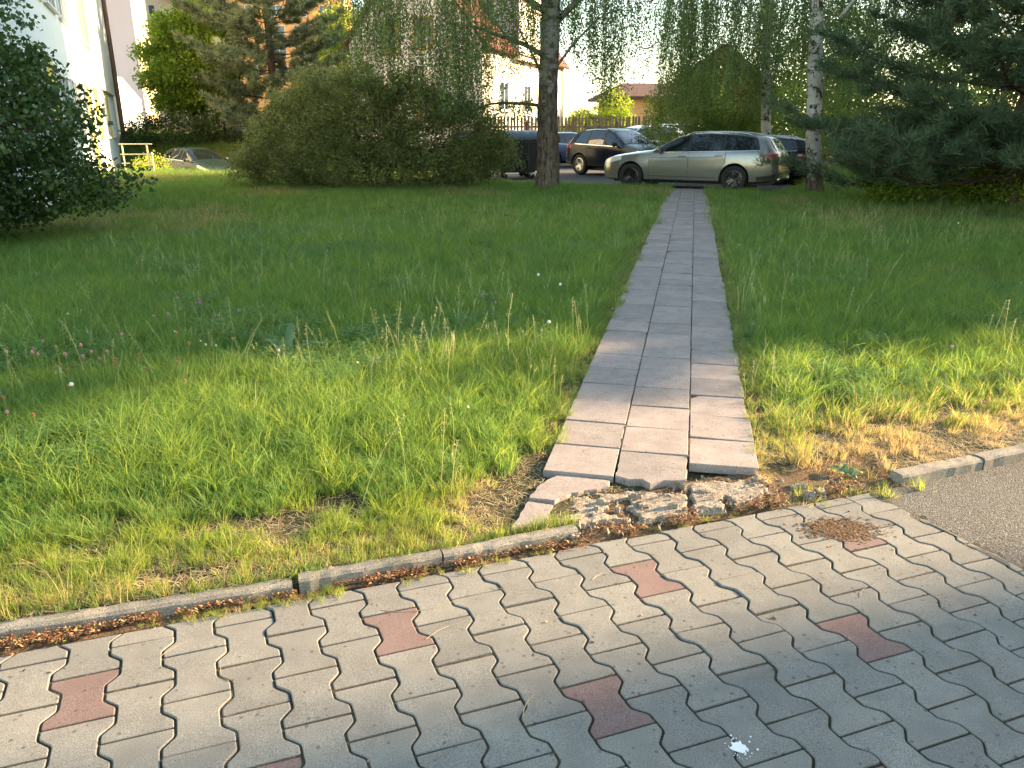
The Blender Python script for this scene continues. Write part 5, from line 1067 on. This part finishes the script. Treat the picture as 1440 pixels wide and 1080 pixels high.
# gabled house behind the birch
gh = block('gabled_house', -1.5, 42, .33, .944, 0, 'rose white gabled house with ochre windows and a glowing sunlit side behind the old birch')
def gable(par, L, Wd, ez, rz_, wall, side, roof, ov=.35, z0=-.5):
    MB().add([(0, 0, z0), (0, Wd, z0), (0, Wd, ez), (0, Wd / 2, rz_), (0, 0, ez)], [(0, 4, 3, 2, 1)]).build('gable_wall', wall, par)
    MB().add([(L, 0, z0), (L, Wd, z0), (L, Wd, ez), (L, Wd / 2, rz_), (L, 0, ez)], [(0, 1, 2, 3, 4)]).build('gable_wall', wall, par)
    MB().add([(0, 0, z0), (L, 0, z0), (L, 0, ez), (0, 0, ez)], [(0, 1, 2, 3)]).build('side_wall', side, par); MB().add([(0, Wd, z0), (L, Wd, z0), (L, Wd, ez), (0, Wd, ez)], [(3, 2, 1, 0)]).build('side_wall', side, par)
    sl = (rz_ - ez) / (Wd / 2); rf = MB()
    for sg in (0, 1):
        y0, y1 = (-ov, Wd / 2) if sg == 0 else (Wd + ov, Wd / 2); za = ez - ov * sl; n_ = Vector((0, -sl if sg == 0 else sl, 1)).normalized() * .14
        q = [Vector((-ov, y0, za)), Vector((L + ov, y0, za)), Vector((L + ov, y1, rz_)), Vector((-ov, y1, rz_))]; q = [p + Vector((0, 0, .012)) for p in q]; rf.add(q + [p + n_ for p in q], [(0, 1, 2, 3), (7, 6, 5, 4), (0, 4, 5, 1), (1, 5, 6, 2), (2, 6, 7, 3), (3, 7, 4, 0)])
    return rf.build('roof', roof, par)
gable(gh, 14.8, 7.6, 5.9, 10.7, M['w_rose'], M['w_white'], M['roof_r'])
for (y, z, w, h) in ((2.7, 5.6, 1.1, 1.5), (4.6, 5.4, 1.1, 1.5), (3.3, 8.4, 1.0, 1.2), (2.5, 2.2, 1.3, 1.5), (5.2, 2.2, 1.3, 1.5)): window(gh, y, z, w, h, 'end', mat='frame_o')
for (x, z) in ((2.5, 2.6), (6.5, 2.6), (10.5, 2.6)): window(gh, x, z, 1.3, 1.5)
MB().add([(4.6, -.41, 5.3), (12.2, -.41, 5.3), (12.2, -.41, 8.6), (8.4, -.41, 10.8), (4.6, -.41, 8.6), (4.6, 3.7, 5.3), (12.2, 3.7, 5.3), (12.2, 3.7, 8.6), (8.4, 3.7, 10.8), (4.6, 3.7, 8.6)], [(0, 1, 2, 3, 4), (9, 8, 7, 6, 5), (0, 4, 9, 5), (1, 6, 7, 2), (2, 7, 8, 3), (3, 8, 9, 4)]).build('dormer', M['w_white'], gh); window(gh, 7.8, 6.6, 1.2, 1.2, y0=-.412)
ar = MB(); pts = [Vector((6.6 + .55 * math.cos(a), 4.3 + .55 * math.sin(a))) for a in np.linspace(0, math.pi, 9)] + [Vector((6.05, 3.3)), Vector((7.15, 3.3))]; ar.add([(-.03, p.x, p.y) for p in pts], [tuple(range(len(pts)))]); ar.build('arched_window', M['bglass'], gh)
MB().tube([(14.7, -.1, 0), (14.7, -.1, 5.8)], .07, 8).build('downpipe', M['metal'], gh)
# houses further back
oh = block('bungalow', 7.9, 62, .99, .12, .1, 'low apricot house with a brown roof behind the picket fence'); MB().box(0, 7.2, 0, 6, -1, 3.9).build('wall', M['w_apricot'], oh)
MB().add([(-.8, -.6, 3.7), (7.8, -.6, 3.7), (7.8, 6.6, 3.7), (-.8, 6.6, 3.7), (1.2, 3, 5.0), (6.2, 3, 5.0), (-.8, -.6, 3.9), (7.8, -.6, 3.9), (7.8, 6.6, 3.9), (-.8, 6.6, 3.9)], [(0, 1, 7, 6), (1, 2, 8, 7), (2, 3, 9, 8), (3, 0, 6, 9), (6, 7, 5, 4), (7, 8, 5), (8, 9, 4, 5), (9, 6, 4), (3, 2, 1, 0)]).build('roof', M['roof_b'], oh)
window(oh, 5.2, 1.7, 1.2, 1.2)
MB().box(-.5, -.1, 1.8, 2.4, 2, 4.2).build('side_panel', M['w_darkred'], oh)
rh = block('red_roofed_house', 13.7, 72, .2, .98, .5, 'house with a steep dark red gable rising behind the apricot one'); 
gable(rh, 9, 9, 4.6, 8.0, M['roof_r'], M['w_apricot'], M['roof_b']); rh.rotation_euler = (0, 0, math.atan2(.98, .2)); rh.location = (22.6, 70.5, .5)
# picket fence
pf = empty('picket_fence', (-1.6, 40.2, 0), math.atan2(.9, 11), 'brown picket fence along the far side of the parking lot', 'fence')
pk = MB().prism([Vector((0, 0)), Vector((.11, 0)), Vector((.11, .022)), Vector((0, .022))], 0, 2.1).add([(0, 0, 2.1), (.11, 0, 2.1), (.11, .022, 2.1), (0, .022, 2.1), (.055, 0, 2.2), (.055, .022, 2.2)], [(0, 1, 4), (3, 5, 2), (0, 4, 5, 3), (1, 2, 5, 4)]).mesh('picket', M['wood'])
for k in range(70): o = link('picket', pk, pf); o.location = (k * .17, 0, .08 + random.uniform(-.03, .03)); o.rotation_euler = (0, random.gauss(0, .012), 0)
for z in (.5, 1.7): MB().box(-.1, 12, .024, .07, z, z + .09).build('rail', M['wood'], pf)
for k in range(6): MB().box(k * 2.3, k * 2.3 + .1, .072, .17, -.1, 2.0).build('post', M['wood'], pf)
# metal railing
rl = empty('metal_railing', (-14.3, 29.5, float(gz(-14.3, 29.5))), R(8), 'short pale metal railing in front of the low wing', 'railing'); H_ = 1.13 - float(gz(-14.3, 29.5))
for x in (.0, .86, 1.0): MB().tube([(x, 0, -.1), (x, 0, H_ if x < .9 else H_ - .3)], .028, 8).build('post', M['metal'], rl)
for z in (H_ - .02, H_ - .38, H_ - .70): MB().tube([(-.1, 0, z), (1.05, 0, z)], .022, 8).build('rail', M['metal'], rl)
sw = MB().box(0, 1.5, 0, .25, -.4, .22).build('low_wall', M['kerb']); sw.location = (-14.5, 29.9, float(gz(-14.3, 29.9))); tag(sw, 'low grey concrete wall under the metal railing', 'wall')
# refuse containers
M['bin'] = simple('black_bin_plastic', (.022, .022, .026), .5); M['bin_b'] = simple('brown_bin_plastic', (.11, .065, .045), .55); M['lid'] = simple('blue_grey_lid', (.07, .10, .15), .4)
def container(x, y, ang, bm, lm, label):
    t = empty('refuse_container', (x, y, 0), R(ang), label, 'container', 'refuse containers behind the big bush'); b = MB(); w0, w1, d0, d1 = .58, .68, .42, .52
    b.add([(-w0, -d0, .22), (w0, -d0, .22), (w0, d0, .22), (-w0, d0, .22), (-w1, -d1, 1.2), (w1, -d1, 1.2), (w1, d1, 1.2), (-w1, d1, 1.2), (-w1 - .04, -d1 - .04, 1.2), (w1 + .04, -d1 - .04, 1.2), (w1 + .04, d1 + .04, 1.2), (-w1 - .04, d1 + .04, 1.2), (-w1 - .04, -d1 - .04, 1.28), (w1 + .04, -d1 - .04, 1.28), (w1 + .04, d1 + .04, 1.28), (-w1 - .04, d1 + .04, 1.28)],
          [(3, 2, 1, 0)] + [(i, (i + 1) % 4, 4 + (i + 1) % 4, 4 + i) for i in range(4)] + [(4 + i, 4 + (i + 1) % 4, 8 + (i + 1) % 4, 8 + i) for i in range(4)] + [(8 + i, 8 + (i + 1) % 4, 12 + (i + 1) % 4, 12 + i) for i in range(4)])
    for k in range(4): b.box(-.45 + k * .26, -.39 + k * .26, -.53, -.42, .3, 1.15)
    b.build('body', bm, t); lv = []; lf = []; m = 10
    for i in range(m + 1):
        a = math.pi * i / m
        for k in range(9): x_ = -w1 - .02 + (2 * w1 + .04) * k / 8; lv.append((x_, -(d1 + .03) * math.cos(a), 1.285 + .30 * math.sin(a) + (.025 if k % 2 else 0)))
    lf = [(i * 9 + k, i * 9 + k + 1, (i + 1) * 9 + k + 1, (i + 1) * 9 + k) for i in range(m) for k in range(8)] + [tuple(i * 9 for i in range(m + 1))[::-1], tuple(i * 9 + 8 for i in range(m + 1))]
    MB().add(lv, lf).build('lid', lm, t)
    for sx in (-1, 1):
        MB().lathe([(0, -.03), (.08, -.03), (.08, .09), (0, .09)], 14, Matrix.Translation((sx * (w1 + .03), 0, 1.08)) @ Matrix.Rotation(R(90 * sx), 4, 'Y')).build('lifting_pin', bm, t)
        for sy in (-1, 1): MB().lathe([(0, -.025), (.1, -.025), (.1, .025), (0, .025)], 16, Matrix.Translation((sx * .46, sy * .34, .10)) @ Matrix.Rotation(R(90), 4, 'X')).build('caster', M['rubber'], t); MB().box(sx * .46 - .03, sx * .46 + .03, sy * .34 - .04, sy * .34 + .04, .13, .24).build('bracket', M['metal'], t)
    for o in t.children: pass
    return t
container(.18, 27.6, 4, M['bin'], M['lid'], 'black refuse container with a ribbed lid next to the old birch trunk'); container(-1.35, 27.9, -3, M['bin'], M['lid'], 'black refuse container mostly hidden behind the big bush'); container(.88, 28.9, 14, M['bin_b'], M['bin'], 'brown refuse container directly behind the old birch trunk')
bb = MB(); bb.box(-.22, .22, -.2, .2, .05, .75).box(-.24, .24, -.24, .24, .76, .84); o = bb.build('wheeled_bin', simple('blue_plastic', (.05, .13, .42), .5)); o.location = (-15.25, 45, .82); tag(o, 'small blue bin beside the pale boards at the edge of the big bush', 'bin')
bb = MB()
for k in range(3): bb.box(-.3 + k * .2, -.12 + k * .2, -.03 + .01 * k, .0 + .01 * k, 0, 1.0 - .07 * k)
o = bb.build('board_screen', M['w_rose']); o.location = (-15.85, 45.2, .78); tag(o, 'pale upright boards beside the small blue bin', 'boards')
# unseen house, added beyond the right edge to shade the near pavement
sh = block('shading_house', 22.25, 8.95, .309, -.951, 0, 'plain cream house added out of view on the right to shade the pavement'); gable(sh, 24, 9, 8.5, 11.5, M['w_white'], M['w_white'], M['roof_b'], .25)
for x in (2, 6, 10, 14, 18):
    for z in (1, 4, 7): window(sh, x, z - .2, 1.4, 1.2)

# unseen tall block, added far right to keep the sun off the lawn
ob = block('apartment_block', 42.8 - .309 * 28, 13.9 + .951 * 28, .309, -.951, 0, 'grey apartment block added out of view far right to shade the lawn')
MB().box(0, 22.5, 0, 12, -1, 24).build('wall', M['w_beige'], ob); MB().box(-.2, 19.7, -.2, 12.2, 24.01, 24.4).build('roof', M['plastic'], ob)
for k in range(7):
    for c in range(6): window(ob, 1 + c * 3.1, 1.6 + k * 3.1, 1.7, 1.5)
